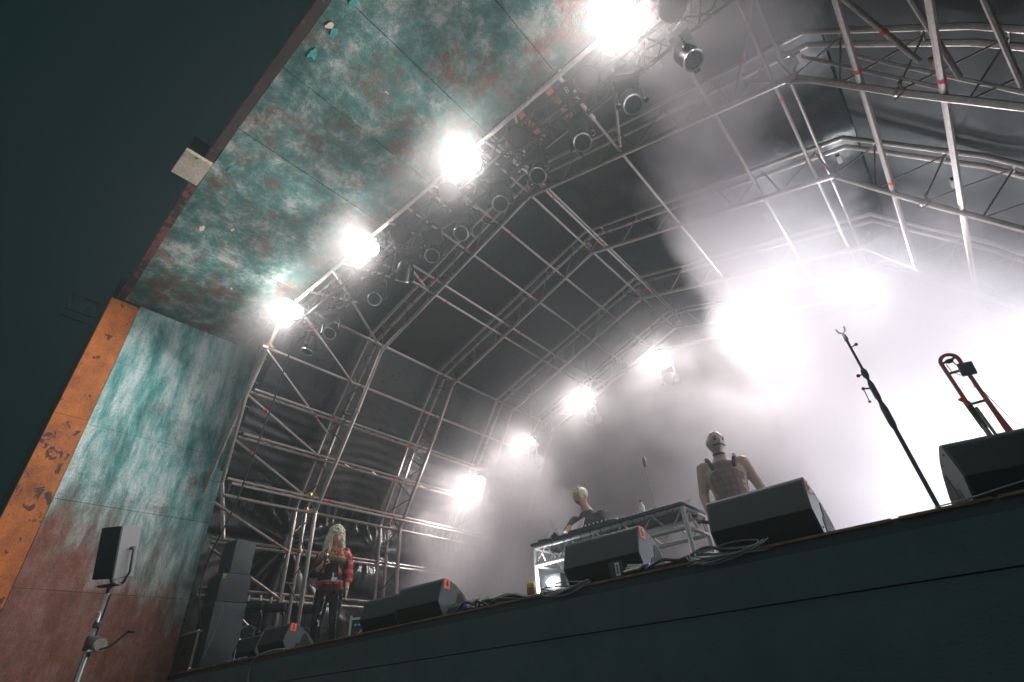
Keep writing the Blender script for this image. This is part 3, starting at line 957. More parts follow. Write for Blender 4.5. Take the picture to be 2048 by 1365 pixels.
wedge('black wedge monitor with orange tape numbered 1, smallest of the row, near the flight case', (-7.40, 3.27, DZ), 0.50, R(4), '1', 0.95)
wedge('black wedge monitor with orange tape numbered 2, in front of the blonde woman\'s left side', (-6.60, 3.18, DZ), 0.54, R(2), '2')
wedge('black wedge monitor with orange tape numbered 3, half behind the one numbered 4', (-4.56, 3.12, DZ), 0.50, R(2), '3', .97)
wedge('black wedge monitor with orange tape numbered 4, beside the heap of black cables', (-3.97, 3.06, DZ), 0.54, R(2), '4')
wedge('black wedge monitor with red tape numbered 5, in front of the desk', (-2.15, 3.06, DZ), 0.58, R(1), '5', 1.0)
wedge('large black wedge monitor with red tape 6, hiding the bald man below the waist', (-1.09, 3.05, DZ), 0.555, R(0), '6', 1.05)
w7 = wedge('black wedge monitor turned sideways at the right edge, below the red trombone', (0.11, 3.12, DZ), 0.62, R(14), None, 1.0, vh=1.02)

# ------------------------------------------------------------------ small gear on the lip
def coil(nm, label, cat, c, rx, ry, loops, r, mat, sag=0.05, hang=0.0, group=None):
    o = thing(nm, label, cat, c, group=group)
    for k in range(loops):
        m = MB(); ph = random.uniform(0, 6.28)
        ax, ay = rx * random.uniform(.75, 1.05), ry * random.uniform(.6, 1.0)
        pts = []
        for i in range(26):
            a = 2 * math.pi * i / 26
            x_, y_ = ax * math.cos(a), ay * math.sin(a) + random.uniform(-.003, .003)
            z_ = r + .012 * k + .015 * math.sin(a * 2 + ph)
            if hang and math.sin(a) < 0: z_ += hang * math.sin(a) * (0.6 + .2 * k); 
            pts.append((x_, y_, z_))
        m.path(pts, r, 6, closed=True); m.build('loop', mat, o)
    return o


M['cable_grey'] = pbr('grey_cable', (0.16, 0.17, 0.175), 0.35, 0, 0.2, 40, 0.1)
coil('cable_coil', 'thin grey cable coil hanging over the stage lip below the monitor numbered 5', 'cable', (-2.13, 3.02, DZ + .0), .22, .06, 4, .004, M['cable_grey'], hang=.05, group='coils of cable on the stage lip')
coil('cable_coil', 'grey cable coil hanging over the stage lip in front of the large monitor numbered 6', 'cable', (-1.02, 3.02, DZ), .24, .07, 5, .0045, M['cable_grey'], hang=.055, group='coils of cable on the stage lip')
coil('cable_coil', 'loose black cable loops lying between monitors 5 and 6', 'cable', (-1.42, 3.10, DZ), .16, .06, 3, .010, M['rubber'], group='coils of cable on the stage lip')


def cable(nm, label, pts, r, mat, parent=None):
    P = []
    pts = [V(p) for p in pts]
    for i in range(len(pts) - 1):
        p0, p1, p2, p3 = pts[max(0, i - 1)], pts[i], pts[i + 1], pts[min(len(pts) - 1, i + 2)]
        for k in range(6):
            t_ = k / 6
            P.append(0.5 * ((2 * p1) + (p2 - p0) * t_ + (2 * p0 - 5 * p1 + 4 * p2 - p3) * t_ ** 2 + (3 * p1 - p0 - 3 * p2 + p3) * t_ ** 3))
    P.append(pts[-1])
    m = MB(); m.path(P, r, 6)
    o = m.build(nm, mat, parent)
    if label: tag(o, label, 'cable')
    return o


# tangled heap between monitors 4 and 5
hp = thing('cable_heap', 'tangled heap of thick black cables on the lip right of the monitor numbered 4', 'cables', (-2.9, 3.15, DZ))
for k in range(11):
    x_ = -3.35 + random.uniform(0, .35); pts = []
    L_ = random.uniform(.35, .85); hh = random.uniform(.03, .11)
    yb = random.uniform(3.05, 3.3)
    for i in range(6): pts.append((x_ + L_ * i / 5, yb + random.uniform(-.05, .05), DZ + .012 + hh * math.sin(math.pi * i / 5) * random.uniform(.2, 1)))
    o = cable('heap_cable', None, pts, .010, M['rubber']); o.parent = hp; o.matrix_parent_inverse = Matrix.Translation(hp.location).inverted()
bag = thing('stage_box', 'low black stage box with a blue plug right of the monitor numbered 4', 'connector box', (-3.22, 3.24, DZ))
m = MB(); m.prism([(-.12, 0), (-.1, .07), (.02, .12), (.14, .05), (.14, 0)], -.16, .16); m.build('body', M['black'], bag)
m = MB(); m.tube((0.02, -.115, .04), (.10, -.13, .045), .022, seg=12); m.build('blue_plug', M['blue'], bag)
m = MB(); m.tube((.10, -.13, .045), (.16, -.135, .045), .016, seg=10); m.build('white_sleeve', M['white'], bag)
cn = thing('drinks_can', 'gold drinks can standing on the stage lip below the strobe lamp', 'can', (-2.53, 3.17, DZ))
m = MB(); m.lathe([(0, 0), (.026, 0), (.033, .01), (.033, .105), (.027, .118), (0, .116)], seg=18); m.build('can_body', M['gold'], cn)
m = MB(); m.lathe([(.0335, .04), (.0337, .041), (.0337, .085), (.0335, .086)], seg=18); m.build('dark_label', M['wood'], cn)
pl = thing('floor_plate', 'thin black cable ramp lying on the lip beside the drinks can', 'cable ramp', (-2.42, 3.1, DZ))
m = MB(); m.prism([(-.09, 0), (-.05, .018), (.07, .018), (.1, 0)], -.03, .28); m.build('ramp', M['rubber'], pl)
db = thing('power_block', 'small black power block with a pale printed label below the monitor numbered 5', 'power box', (-1.73, 3.045, DZ))
m = MB(); m.box((0, 0.02, .05), (.10, .07, .10), bevel=.005); m.build('block', M['black'], db)
m = MB(); m.box((.012, -.0165, .052), (.03, .002, .075)); m.build('printed_label', M['white'], db)
m = MB(); m.box((.012, -.0180, .052), (.015, .001, .055)); m.build('label_print', M['wood'], db)
m = MB()
for k in range(3): m.tube((.05 + .005 * k, -.01 + .02 * k, .03 + .02 * k), (.17, -.02 + .03 * k, .03 + .012 * k), .008, seg=8)
m.build('plug', M['alu'], db)
m = MB(); m.tube((.17, .01, .042), (.22, .012, .045), .009, seg=8); m.build('blue_collar', M['blue'], db)
cable('black_cable', 'thick black cable humped over the lip between monitors 5 and 6', [(-1.55, 3.06, DZ + .02), (-1.42, 3.04, DZ + .05), (-1.3, 3.05, DZ + .03), (-1.15, 3.08, DZ + .07), (-1.02, 3.06, DZ + .03), (-.8, 3.05, DZ + .012)], .010, M['rubber'])
cable('pale_cable', 'pale cable curving over the stage edge and hanging below the monitor numbered 2', [(-5.75, 3.06, DZ + .02), (-5.95, 3.02, DZ + .02), (-6.15, 2.975, DZ - .02), (-6.22, 2.97, DZ - .14), (-6.2, 2.97, DZ - .4)], .008, M['cable_grey'])
cable('thin_cable', 'thin pale cable along the lip in front of the monitor at the right edge', [(-.05, 3.02, DZ + .01), (.1, 2.99, DZ + .012), (.25, 3.0, DZ + .03), (.5, 3.02, DZ + .05), (.7, 3.02, DZ + .02)], .0035, M['cable_grey'])
cable('hanging_cable', 'black cable hanging down from the lamps along the left wall tubes', [(-6.9, 2.95, 5.0), (-7.05, 2.95, 4.2), (-7.3, 2.95, 3.4), (-7.6, 2.95, 2.5), (-7.95, 2.9, 1.6), (-8.0, 3.2, DZ + .02)], .012, M['rubber'])
cb2 = thing('blue_connectors', 'small blue and silver cable connectors on the lip by the flight case', 'connectors', (-7.15, 3.1, DZ))
for k in range(4):
    m = MB(); m.tube((k * .13, 0, .02), (k * .13 + .06, .01, .025), .013, seg=8); m.build('blue_plug', M['blue'], cb2)
m = MB()
for k in range(4): m.tube((k * .13 + .06, .01, .025), (k * .13 + .10, .015, .03), .010, seg=8)
m.tube((.21, 0, .02), (.21, 0, .13), .005); m.build('metal_shell', M['alu'], cb2)

# ------------------------------------------------------------------ flight case, PA stack, racks
fc = thing('flight_case', 'tall narrow flight case with bright aluminium edging beside the green side wall', 'flight case', (-8.25, 3.13, DZ), R(90))
m = MB(); m.box((0, 0, .225), (.21, .56, .45)); m.build('case_body', M['black'], fc)
m = MB()
for x_ in (-.095, .095): m.box((x_, -.283, .225), (.026, .012, .45)); m.box((x_ * 1.05, 0, .44), (.02, .56, .025))
for z_ in (.014, .436): m.box((0, -.284, z_), (.21, .012, .026))
m.build('aluminium_edging', M['alu'], fc)
for x_ in (-.095, .095):
    for z_ in (.016, .434): m = MB(); m.ellip((x_, -.285, z_), (.022, .014, .022), 10); m.build('ball_corner', M['alu'], fc)
m = MB(); m.box((-.108, 0, .24), (.006, .14, .09)); m.build('recessed_handle', M['cavity'], fc)


def pabox(label, loc, d, rz, mats=(None, None), yk=False):
    o = thing('pa_speaker', label, 'loudspeaker', loc, rz, group='stacked side speakers by the green wall')
    m = MB(); m.box((0, 0, d[2] / 2), d, bevel=.012); m.build('cabinet', M['cab'] if mats[0] is None else mats[0], o)
    m = MB(); m.box((0, -d[1] / 2 - .004, d[2] / 2), (d[0] - .05, .008, d[2] - .05)); m.build('front_grille', M['grille'], o)
    return o


M['cab_grey'] = pbr('grey_cabinet', (0.05, 0.062, 0.066), 0.65, 0, 0.2, 120, 0.5)
s1 = pabox('bottom black box of the speaker stack beside the green wall', (-8.00, 3.29, DZ), (.42, .42, .76), 0)
s2 = pabox('middle grey faced box of the speaker stack, marked with green tape', (-8.00, 3.29, DZ + .765), (.41, .40, .35), 0, (M['cab_grey'], None))
m = MB(); m.box((.207, -.17, .32), (.004, .045, .014)); m.box((.207, -.172, .29), (.004, .04, .010)); m.build('green_tape', M['green'], s2)
s3 = pabox('top tapered black speaker of the stack beside the green wall', (-7.98, 3.31, DZ + 1.12), (.32, .30, .45), R(6))
stc = cable('thin_cable', 'thin cable hanging down the front of the speaker stack', [(-7.78, 3.14, DZ + .76), (-7.765, 3.18, DZ + .68), (-7.77, 3.15, DZ + .4), (-7.76, 3.08, DZ + .1)], .005, M['cable_grey'])

rk = thing('amp_rack', 'open equipment rack with lit knobs and silver trim behind the blonde woman\'s legs', 'equipment rack', (-6.85, 4.95, DZ), R(40))
m = MB(); m.box((0, 0, .27), (.56, .5, .54), bevel=.008); m.build('rack_case', M['black'], rk)
m = MB()
for z_ in (.03, .2, .5): m.box((0, -.255, z_), (.56, .012, .03))
for x_ in (-.27, .27): m.box((x_, -.256, .27), (.03, .012, .54))
m.build('silver_trim', M['alu'], rk)
m = MB()
for k in range(9): m.tube((-.2 + k * .05, -.255, .42), (-.2 + k * .05, -.285, .42), .014, seg=10)
m.build('blue_knob', pbr('blue_knob', (.02, .2, .55), .3, emis=(.1, .45, 1), es=.12), rk)
m = MB()
for k in range(8): m.tube((-.18 + k * .05, -.255, .33 + .02 * (k % 2)), (-.18 + k * .05, -.28, .33 + .02 * (k % 2)), .012, seg=8)
m.build('red_knob', M['red'], rk)
m = MB()
for k in range(5):
    a = random.uniform(-.2, 0); m.path([(a + i * .05, -.27 - .02 * math.sin(i), .36 - .05 * math.sin(i * .8 + k)) for i in range(6)], .004, 5)
m.build('patch_lead', M['white'], rk)
rk2 = thing('folded_riser', 'stack of pale ribbed trim and lids behind the monitor numbered 3', 'stacked cases', (-5.95, 4.7, DZ), R(35))
m = MB()
for z_ in (.04, .13, .22, .3): m.box((0, 0, z_), (.62, .4, .05), bevel=.008)
m.build('silver_lid', M['alu'], rk2)
m = MB(); m.box((0, 0, .17), (.58, .38, .32)); m.build('dark_case', M['black'], rk2)

# three spare moving lamps hung on the low wall tubes
for i, (yy, lab) in enumerate(((3.62, 'dark lamp hanging from the low wall tube right beside the speaker stack'), (3.95, 'middle dark lamp hanging from the low wall tube'), (4.45, 'dark lamp hanging from the low wall tube nearest the arch foot'), (5.6, 'dark lamp hanging from the low wall tube behind the blonde woman'))):
    moving_head(lab, (-7.86, yy, 0.98), (-4, yy - 3, .3), 'dark lamps hanging on the low wall tubes', R0=.1)

# ------------------------------------------------------------------ loudspeaker on crank stand, front left
cs = thing('crank_stand', 'silver crank stand with a winch handle holding a loudspeaker before the green wall', 'speaker stand', (-6.69, 1.60, -1.5))
m = MB(); m.tube((0, 0, .0), (0, 0, 1.75), .028, seg=14); m.build('lower_tube', M['alu'], cs)
m = MB(); m.tube((0, 0, 1.7), (0, 0, 2.66), .020, seg=14); m.build('upper_tube', M['alu'], cs)
m = MB(); m.tube((.026, .02, 2.1), (.026, .02, 2.64), .010, seg=8); m.build('black_slide', M['black'], cs)
m = MB(); m.tube((-.028, .0, 1.0), (-.028, .0, 2.12), .020, seg=10); m.build('black_sleeve', M['black'], cs)
m = MB(); m.box((.02, 0, 2.21), (.09, .09, .12), bevel=.01); m.build('winch_housing', M['black'], cs)
m = MB(); m.box((.01, 0, 2.37), (.06, .06, .06), bevel=.008); m.build('locking_collar', M['black'], cs)
m = MB(); m.lathe([(0, -.03), (.055, -.03), (.055, -.025), (.028, -.02), (.028, .02), (.055, .025), (.055, .03), (0, .03)], Matrix.Translation((.09, .06, 2.19)) @ Matrix.Rotation(R(90), 4, 'Y'), 18); m.build('winch_drum', M['steel_dark'], cs)
m = MB(); m.path([(.13, .06, 2.15), (.19, .12, 2.17), (.27, .21, 2.29)], .009, 8); m.tube((.27, .21, 2.29), (.37, .24, 2.27), .014, seg=10); m.build('crank_handle', M['black'], cs)
m = MB(); m.box((.0, .0, 2.14), (.18, .05, .02), bevel=.004); m.build('steel_plate', M['alu'], cs)
m = MB(); m.path([(.02, -.03, 2.48), (.07, -.02, 2.45), (.08, -.02, 2.38)], .008, 6); m.build('steel_catch', M['alu'], cs)
for k in range(3):
    a = k * 2.094 + .4
    m = MB(); m.tube((0, 0, .55), (.75 * math.cos(a), .75 * math.sin(a), .02), .016); m.build('leg', M['alu'], cs)

SPL = V((-6.72, 1.587, 1.544))
sp = thing('loudspeaker', 'black loudspeaker on a yoke bracket in front of the rusty green wall', 'loudspeaker', SPL)
Z0 = Matrix.Rotation(R(23), 4, 'Z') @ Matrix.Rotation(R(14.2), 4, 'X') @ Matrix.Rotation(R(4.5), 4, 'Y')
sw, sd, sh = .271, .265, .50
m = MB()
poly = [(-sw / 2, -sd / 2), (sw / 2, -sd / 2), (sw * .27, sd / 2), (-sw * .27, sd / 2)]
lo = [m.bm.verts.new((x, y, -sh / 2)) for x, y in poly]; hi = [m.bm.verts.new((x, y, sh / 2)) for x, y in poly]
m.bm.faces.new(lo); m.bm.faces.new(hi[::-1])
for k in range(4): m.bm.faces.new((lo[k], lo[(k + 1) % 4], hi[(k + 1) % 4], hi[k]))
bmesh.ops.bevel(m.bm, geom=list(m.bm.edges), offset=.006, segments=2, affect='EDGES')
M['spk_side'] = pbr('speaker_side', (0.12, 0.13, 0.135), 0.65, 0, 0.15, 150, 0.5)
o = m.build('cabinet', M['spk_side'], sp); o.matrix_basis = Z0
m = MB(); m.box((0, -sd / 2 - .005, 0), (sw - .006, .012, sh - .006), bevel=.004); o = m.build('front_grille', M['grille'], sp); o.matrix_basis = Z0
m = MB()
for s_ in (1, -1):
    m.path([(s_ * (sw / 2 - .02), .03, .03), (s_ * (sw / 2 + .002), .03, .02), (s_ * (sw / 2 + .004), .03, -.20), (s_ * (sw * .28), .03, -.30), (0, .03, -.31)], .013, 6)
    m.tube((s_ * (sw / 2 - .03), .03, .03), (s_ * (sw / 2 + .012), .03, .03), .018, seg=12)
o = m.build('yoke_bracket', M['cab_grey'], sp); o.matrix_basis = Z0
m = MB(); m.box((.02, .0, -.325), (.24, .07, .018), rot=R(23), bevel=.004); m.tube((.03, .01, -.40), (.03, .01, -.32), .024); o = m.build('mounting_plate', M['black'], sp)

# ------------------------------------------------------------------ performance desk (truss table)
TX0, TX1, TY0, TY1, TZ = -4.11, -2.10, 5.27, 5.80, 1.575
tb = thing('truss_table', 'white truss framed table with black top carrying the mixing gear', 'table', ((TX0 + TX1) / 2, 5.5, DZ))
m = MB(); m.box(((TX0 + TX1) / 2, 5.535, TZ - .015), (TX1 - TX0 + .04, TY1 - TY0 + .08, .03)); kid(m, 'table_top', M['black'], tb)
M['alu_w'] = pbr('pale_aluminium', (0.5, 0.48, 0.46), 0.5, 0.35, 0.1, 30, 0.05)
for yy in (TY0, TY1):
    m = MB()
    for zz in (TZ - .05, TZ - .25): m.tube((TX0, yy, zz), (TX1, yy, zz), .024, seg=10)
    n = 11
    for k in range(n):
        a, c = TX0 + (TX1 - TX0) * k / n, TX0 + (TX1 - TX0) * (k + 1) / n
        m.tube((a, yy, TZ - .05 if k % 2 else TZ - .25), (c, yy, TZ - .25 if k % 2 else TZ - .05), .010, seg=6)
    kid(m, 'long_truss', M['alu_w'], tb)
for xx in (TX0, TX1):
    m = MB()
    for zz in (TZ - .05, TZ - .25): m.tube((xx, TY0, zz), (xx, TY1, zz), .022, seg=10)
    for k in range(4):
        a, c = TY0 + (TY1 - TY0) * k / 4, TY0 + (TY1 - TY0) * (k + 1) / 4
        m.tube((xx, a, TZ - .05 if k % 2 else TZ - .25), (xx, c, TZ - .25 if k % 2 else TZ - .05), .010, seg=6)
    kid(m, 'end_truss', M['alu_w'], tb)
    for yy in (TY0, TY1):
        m = MB(); m.tube((xx, yy, DZ), (xx, yy, TZ - .04), .027, seg=12); m.lathe([(0, 0), (.06, 0), (.06, .01), (.03, .02)], Matrix.Translation((xx, yy, DZ)), 14); kid(m, 'leg', M['alu_w'], tb)
m = MB()
for k in range(12):
    x_ = TX0 + .3 + k * .14; dd = random.uniform(.08, .3)
    m.path([(x_, TY0 - .04, TZ), (x_ + .02, TY0 - .05, TZ - dd * .5), (x_ + random.uniform(-.05, .05), TY0 - .04, TZ - dd), (x_ + .08, TY0 - .03, TZ - dd * .6)], .005, 5)
kid(m, 'dangling_lead', M['rubber'], tb)

def gear(nm, label, cat, loc, rz=0): return thing(nm, label, cat, loc, rz)
lp = gear('laptop', 'open laptop with a bright pale lid at the left end of the desk', 'laptop', (-3.70, 5.42, TZ), R(-28))
m = MB(); m.box((0, 0, .012), (.34, .24, .02), bevel=.004); m.build('keyboard_base', M['alu'], lp)
m = MB(); m.box((.0, .15, .115), (.34, .012, .22), rot=Matrix.Rotation(R(-22), 4, 'X'), bevel=.004); m.build('screen_lid', M['alu'], lp)
tl = gear('tablet', 'tablet propped up beside the laptop on the desk', 'tablet', (-3.93, 5.4, TZ), R(-40))
m = MB(); m.box((0, 0.0, .10), (.25, .012, .18), rot=Matrix.Rotation(R(-35), 4, 'X'), bevel=.005); m.build('panel', M['white'], tl)
m = MB(); m.box((0, 0.07, .05), (.2, .01, .13), rot=Matrix.Rotation(R(40), 4, 'X')); m.build('prop', M['black'], tl)
ls = gear('light_stick', 'slim white stick leaning up from the laptop', 'drumstick', (-3.83, 5.5, TZ + .03))
m = MB(); m.tube((0, 0, 0), (-.13, -.02, .26), .013, .010, seg=10); m.ellip((-.13, -.02, .265), (.014, .014, .016), 10); m.build('stick', M['white'], ls)
bx = gear('small_mixer', 'small black device with wires at the far left corner of the desk', 'mixer', (-4.05, 5.42, TZ), R(10))
m = MB(); m.box((0, 0, .03), (.13, .12, .06), bevel=.01); m.build('body', M['black'], bx)
m = MB(); m.path([(.05, 0, .05), (.1, -.05, .13), (.16, -.02, .16), (.2, 0, .1)], .004, 5); m.path([(0, 0, .05), (.05, -.04, .1), (.12, 0, .02)], .004, 5); m.build('wire', M['white'], bx)
dj = gear('mixing_controller', 'black mixing controller with knobs in front of the dark shirted man', 'mixer', (-3.28, 5.45, TZ))
m = MB(); m.prism([(-.17, 0), (-.17, .04), (.17, .10), (.17, 0)], -.3, .3); m.build('body', M['black'], dj)
m = MB()
for i in range(10):
    for j in range(3): m.tube((-.26 + i * .058, -.1 + j * .1, .05 + j * .018), (-.26 + i * .058, -.1 + j * .1, .075 + j * .018), .009, seg=8)
m.build('knob', M['alu'], dj)
kb = gear('effects_unit', 'sloping black effects unit right of the middle of the desk', 'effects unit', (-2.62, 5.5, TZ))
m = MB(); m.prism([(-.15, 0), (-.15, .03), (.12, .12), (.16, .12), (.16, 0)], -.2, .22); m.build('body', M['black'], kb)
m = MB()
for i in range(7): m.tube((-.16 + i * .055, 0, .078), (-.16 + i * .055, 0, .1), .008, seg=8)
m.build('knob', M['alu'], kb)
bt = gear('water_bottle', 'small bottle with a red cap on the desk beside the effects unit', 'bottle', (-2.72, 5.62, TZ + .10))
m = MB(); m.lathe([(0, 0), (.03, 0), (.03, .09), (.012, .12), (.012, .135), (0, .135)], seg=14); m.build('bottle_body', M['white'], bt)
m = MB(); m.lathe([(.0, .135), (.015, .135), (.015, .155), (0, .157)], seg=12); m.build('cap', M['red'], bt)
ld = gear('lead_bundle', 'bright tangle of leads on the right end of the desk', 'cables', (-2.35, 5.4, TZ))
m = MB()
for k in range(8):
    x_ = -.2 + k * .05; m.path([(x_ + i * .03, random.uniform(-.05, .05), .01 + .03 * abs(math.sin(i * 1.3 + k))) for i in range(7)], .0045, 5)
m.build('lead', M['alu_w'], ld)
ld2 = gear('lead_bundle', 'bright tangle of leads in the middle of the desk by the man\'s elbow', 'cables', (-2.98, 5.38, TZ))
m = MB()
for k in range(7):
    x_ = -.12 + k * .03; m.path([(x_ + i * .03, random.uniform(-.05, .03), .02 + .05 * abs(math.sin(i * 1.1 + k))) for i in range(6)], .004, 5)
m.build('lead', M['alu_w'], ld2)
# desk microphone stand
ms = gear('desk_microphone', 'small microphone upright on a thin desk stand at the right of the desk', 'microphone', (-2.47, 5.42, TZ))
m = MB(); m.tube((0, 0, .05), (0, 0, .56), .006); 
for k in range(3): m.tube((0, 0, .09), (.11 * math.cos(k * 2.1), .11 * math.sin(k * 2.1), .005), .006)
m.build('tripod_rod', M['steel'], ms)
m = MB(); m.lathe([(0, .55), (.018, .55), (.022, .60), (.022, .645), (.012, .66), (0, .662)], seg=14); m.build('microphone_head', M['steel_dark'], ms)

# ------------------------------------------------------------------ tall microphone stand
mst = thing('microphone_stand', 'tall black microphone stand with an empty clip rising against the white smoke', 'microphone stand', (-0.048, 4.02, DZ))
m = MB(); m.tube((0, 0, .02), (0, 0, .98), .0135, seg=10); m.build('lower_tube', M['truss_black'], mst)
m = MB(); m.lathe([(.016, .72), (.020, .75), (.021, .86), (.015, .9)], seg=14); m.lathe([(.014, .93), (.018, .95), (.018, 1.05), (.011, 1.08)], seg=14); m.lathe([(.012, 1.1), (.02, 1.12), (.02, 1.16), (.01, 1.18)], seg=12); m.build('clutch', M['black'], mst)
m = MB(); m.tube((0, 0, .98), (0, 0, 1.44), .009, seg=8); m.build('upper_rod', M['truss_black'], mst)
m = MB(); m.tube((0, 0, 1.02), (-.05, -.02, 1.03), .006); m.ellip((-.052, -.02, 1.03), (.012, .012, .012), 8); m.tube((-.052, -.02, 1.03), (-.055, -.02, .93), .003); m.ellip((-.055, -.02, .93), (.009,) * 3, 8)
m.tube((0, 0, 1.14), (-.04, -.01, 1.135), .005); m.ellip((-.042, -.01, 1.135), (.013,) * 3, 8); m.tube((0, 0, 1.36), (.035, 0, 1.37), .005); m.ellip((.04, 0, 1.37), (.012,) * 3, 8); m.build('wing_screw', M['black'], mst)
m = MB(); m.lathe([(.009, 1.42), (.017, 1.43), (.014, 1.47), (.008, 1.48)], seg=10); m.path([(-.028, 0, 1.54), (-.022, 0, 1.505), (0, 0, 1.49), (.022, 0, 1.505), (.028, 0, 1.54)], .006, 6); m.build('microphone_clip', M['alu'], mst)
for k in range(3):
    a = k * 2.094
    m = MB(); m.tube((0, 0, .12), (.3 * math.cos(a), .3 * math.sin(a), .012), .009); m.build('leg', M['truss_black'], mst)

# ------------------------------------------------------------------ trombone on stand
tr = thing('trombone', 'red plastic trombone standing bell down on a stand at the right edge', 'trombone', (0.45, 4.5, DZ), rot=(0, 0, R(8)))
def U(w, zt, zb1, zb2, x0=0, r=.012, y=0):
    pts = [(x0 - w / 2, y, zb1)]
    for k in range(13):
        a = math.pi - math.pi * k / 12; pts.append((x0 + w / 2 * math.cos(a), y, zt - w / 2 + w / 2 * math.sin(a)))
    pts.append((x0 + w / 2, y, zb2)); return pts
m = MB(); m.path(U(.105, 1.27, .86, .98, r=.013), .013, 10); m.build('tuning_slide', M['tromb'], tr)
m = MB()
pts = [(.052, 0, .98), (.054, 0, .80), (.058, 0, .62), (.064, 0, .50), (.07, 0, .40), (.075, 0, .33), (.08, 0, .29)]
m.path(pts, [.013, .016, .022, .032, .05, .075, .11], 16); m.build('bell', M['tromb'], tr)
m = MB()
for z_ in (1.13, .88): m.tube((-.052, 0, z_), (.052, 0, z_), .010)
m.tube((-.045, 0, 1.215), (.045, 0, 1.235), .009)
m.build('brace', M['tromb'], tr)
m = MB(); m.tube((-.05, 0, .86), (-.04, -.01, .35), .016); m.tube((-.03, -.03, .84), (-.01, -.03, .30), .010); m.build('slide_tube', M['steel_dark'], tr)
m = MB(); m.tube((-.052, 0, .90), (-.045, 0, .70), .020, .019); m.build('hand_grip', M['black'], tr)
m = MB(); m.lathe([(.009, 0), (.010, .03), (.02, .055), (.021, .062), (.012, .058)], Matrix.Translation((-.056, -.02, .87)) @ Matrix.Rotation(R(-16), 4, 'Y'), 14); m.build('mouthpiece', M['mouth'], tr)
m = MB(); m.ellip((-.004, -.01, 1.215), (.026, .016, .018), 14); m.build('counterweight', M['truss_black'], tr)
m = MB(); m.box((.055, -.02, 1.12), (.085, .03, .095), rot=Matrix.Rotation(R(6), 4, 'Y'), bevel=.006); pk = m.build('wireless_pack', M['cab'], tr)
m = MB(); m.tube((.02, -.02, 1.16), (.005, -.02, 1.21), .004); m.build('aerial', M['black'], pk)
m = MB(); m.box((.045, -.037, 1.155), (.012, .003, .006)); m.build('red_lamp', M['red'], pk)
m = MB(); m.path([(-.03, -.01, 1.2), (-.03, -.02, 1.13), (.0, -.02, 1.09), (.03, -.02, 1.09)], .0025, 5); m.path([(.05, -.02, 1.06), (.03, -.02, .98), (.06, -.02, .93), (.075, -.02, .85), (.10, -.02, .7), (.2, -.02, .52)], .0025, 5); m.build('thin_wire', M['rubber'], tr)
ts = thing('trombone_stand', 'low black tripod stand under the red trombone', 'instrument stand', (0.49, 4.5, DZ))
m = MB(); m.tube((0, 0, .02), (0, 0, .34), .012); m.lathe([(0, .30), (.05, .32), (.07, .35)], seg=14)
for k in range(3): m.tube((0, 0, .12), (.25 * math.cos(k * 2.1), .25 * math.sin(k * 2.1), .01), .009)
m.build('tripod', M['black'], ts)


# ------------------------------------------------------------------ people
def skin_body(nodes, edges, root):
    """closed tapered segments between elliptical joints; the voxel remesh then fuses them into one surface"""
    bm = bmesh.new()
    def ring(c, rx, ry, t, seg=18):
        x = V((1, 0, 0)) - t * t.x
        if x.length < .2: x = V((0, 1, 0)) - t * t.y
        x.normalize(); y = t.cross(x)
        return [bm.verts.new(c + x * (rx * math.cos(2 * math.pi * k / seg)) + y * (ry * math.sin(2 * math.pi * k / seg))) for k in range(seg)]
    def R2(n):
        r = nodes[n][3]
        return r if isinstance(r, tuple) else (r, r)
    for a, b_ in edges:
        p, q = V(nodes[a][:3]), V(nodes[b_][:3]); t = (q - p).normalized()
        (ax, ay), (bx_, by) = R2(a), R2(b_)
        if abs(t.z) < .75:      # sideways limbs take round sections
            ax = ay = min(ax, ay); bx_ = by = min(bx_, by)
            if nodes[a][3] != ax and isinstance(nodes[a][3], tuple): ax = ay = min(ax, bx_ * 1.15)
        rings = []
        for k in (1, .75, .4): 
            c_ = math.sqrt(1 - k * k); rings.append(ring(p - t * (min(ax, ay) * k * .8), ax * c_ + .002, ay * c_ + .002, t))
        for k in range(6):
            u = k / 5; e_ = u * u * (3 - 2 * u) * .5 + u * .5
            rings.append(ring(p.lerp(q, u), ax + (bx_ - ax) * e_, ay + (by - ay) * e_, t))
        for k in (.4, .75, 1):
            c_ = math.sqrt(1 - k * k); rings.append(ring(q + t * (min(bx_, by) * k * .8), bx_ * c_ + .002, by * c_ + .002, t))
        for A, B in zip(rings, rings[1:]):
            for k in range(18): bm.faces.new((A[k], A[(k + 1) % 18], B[(k + 1) % 18], B[k]))
        bm.faces.new(rings[0][::-1]); bm.faces.new(rings[-1])
    bmesh.ops.recalc_face_normals(bm, faces=bm.faces)
    out = bpy.data.meshes.new('skel'); bm.to_mesh(out); bm.free()
    return out


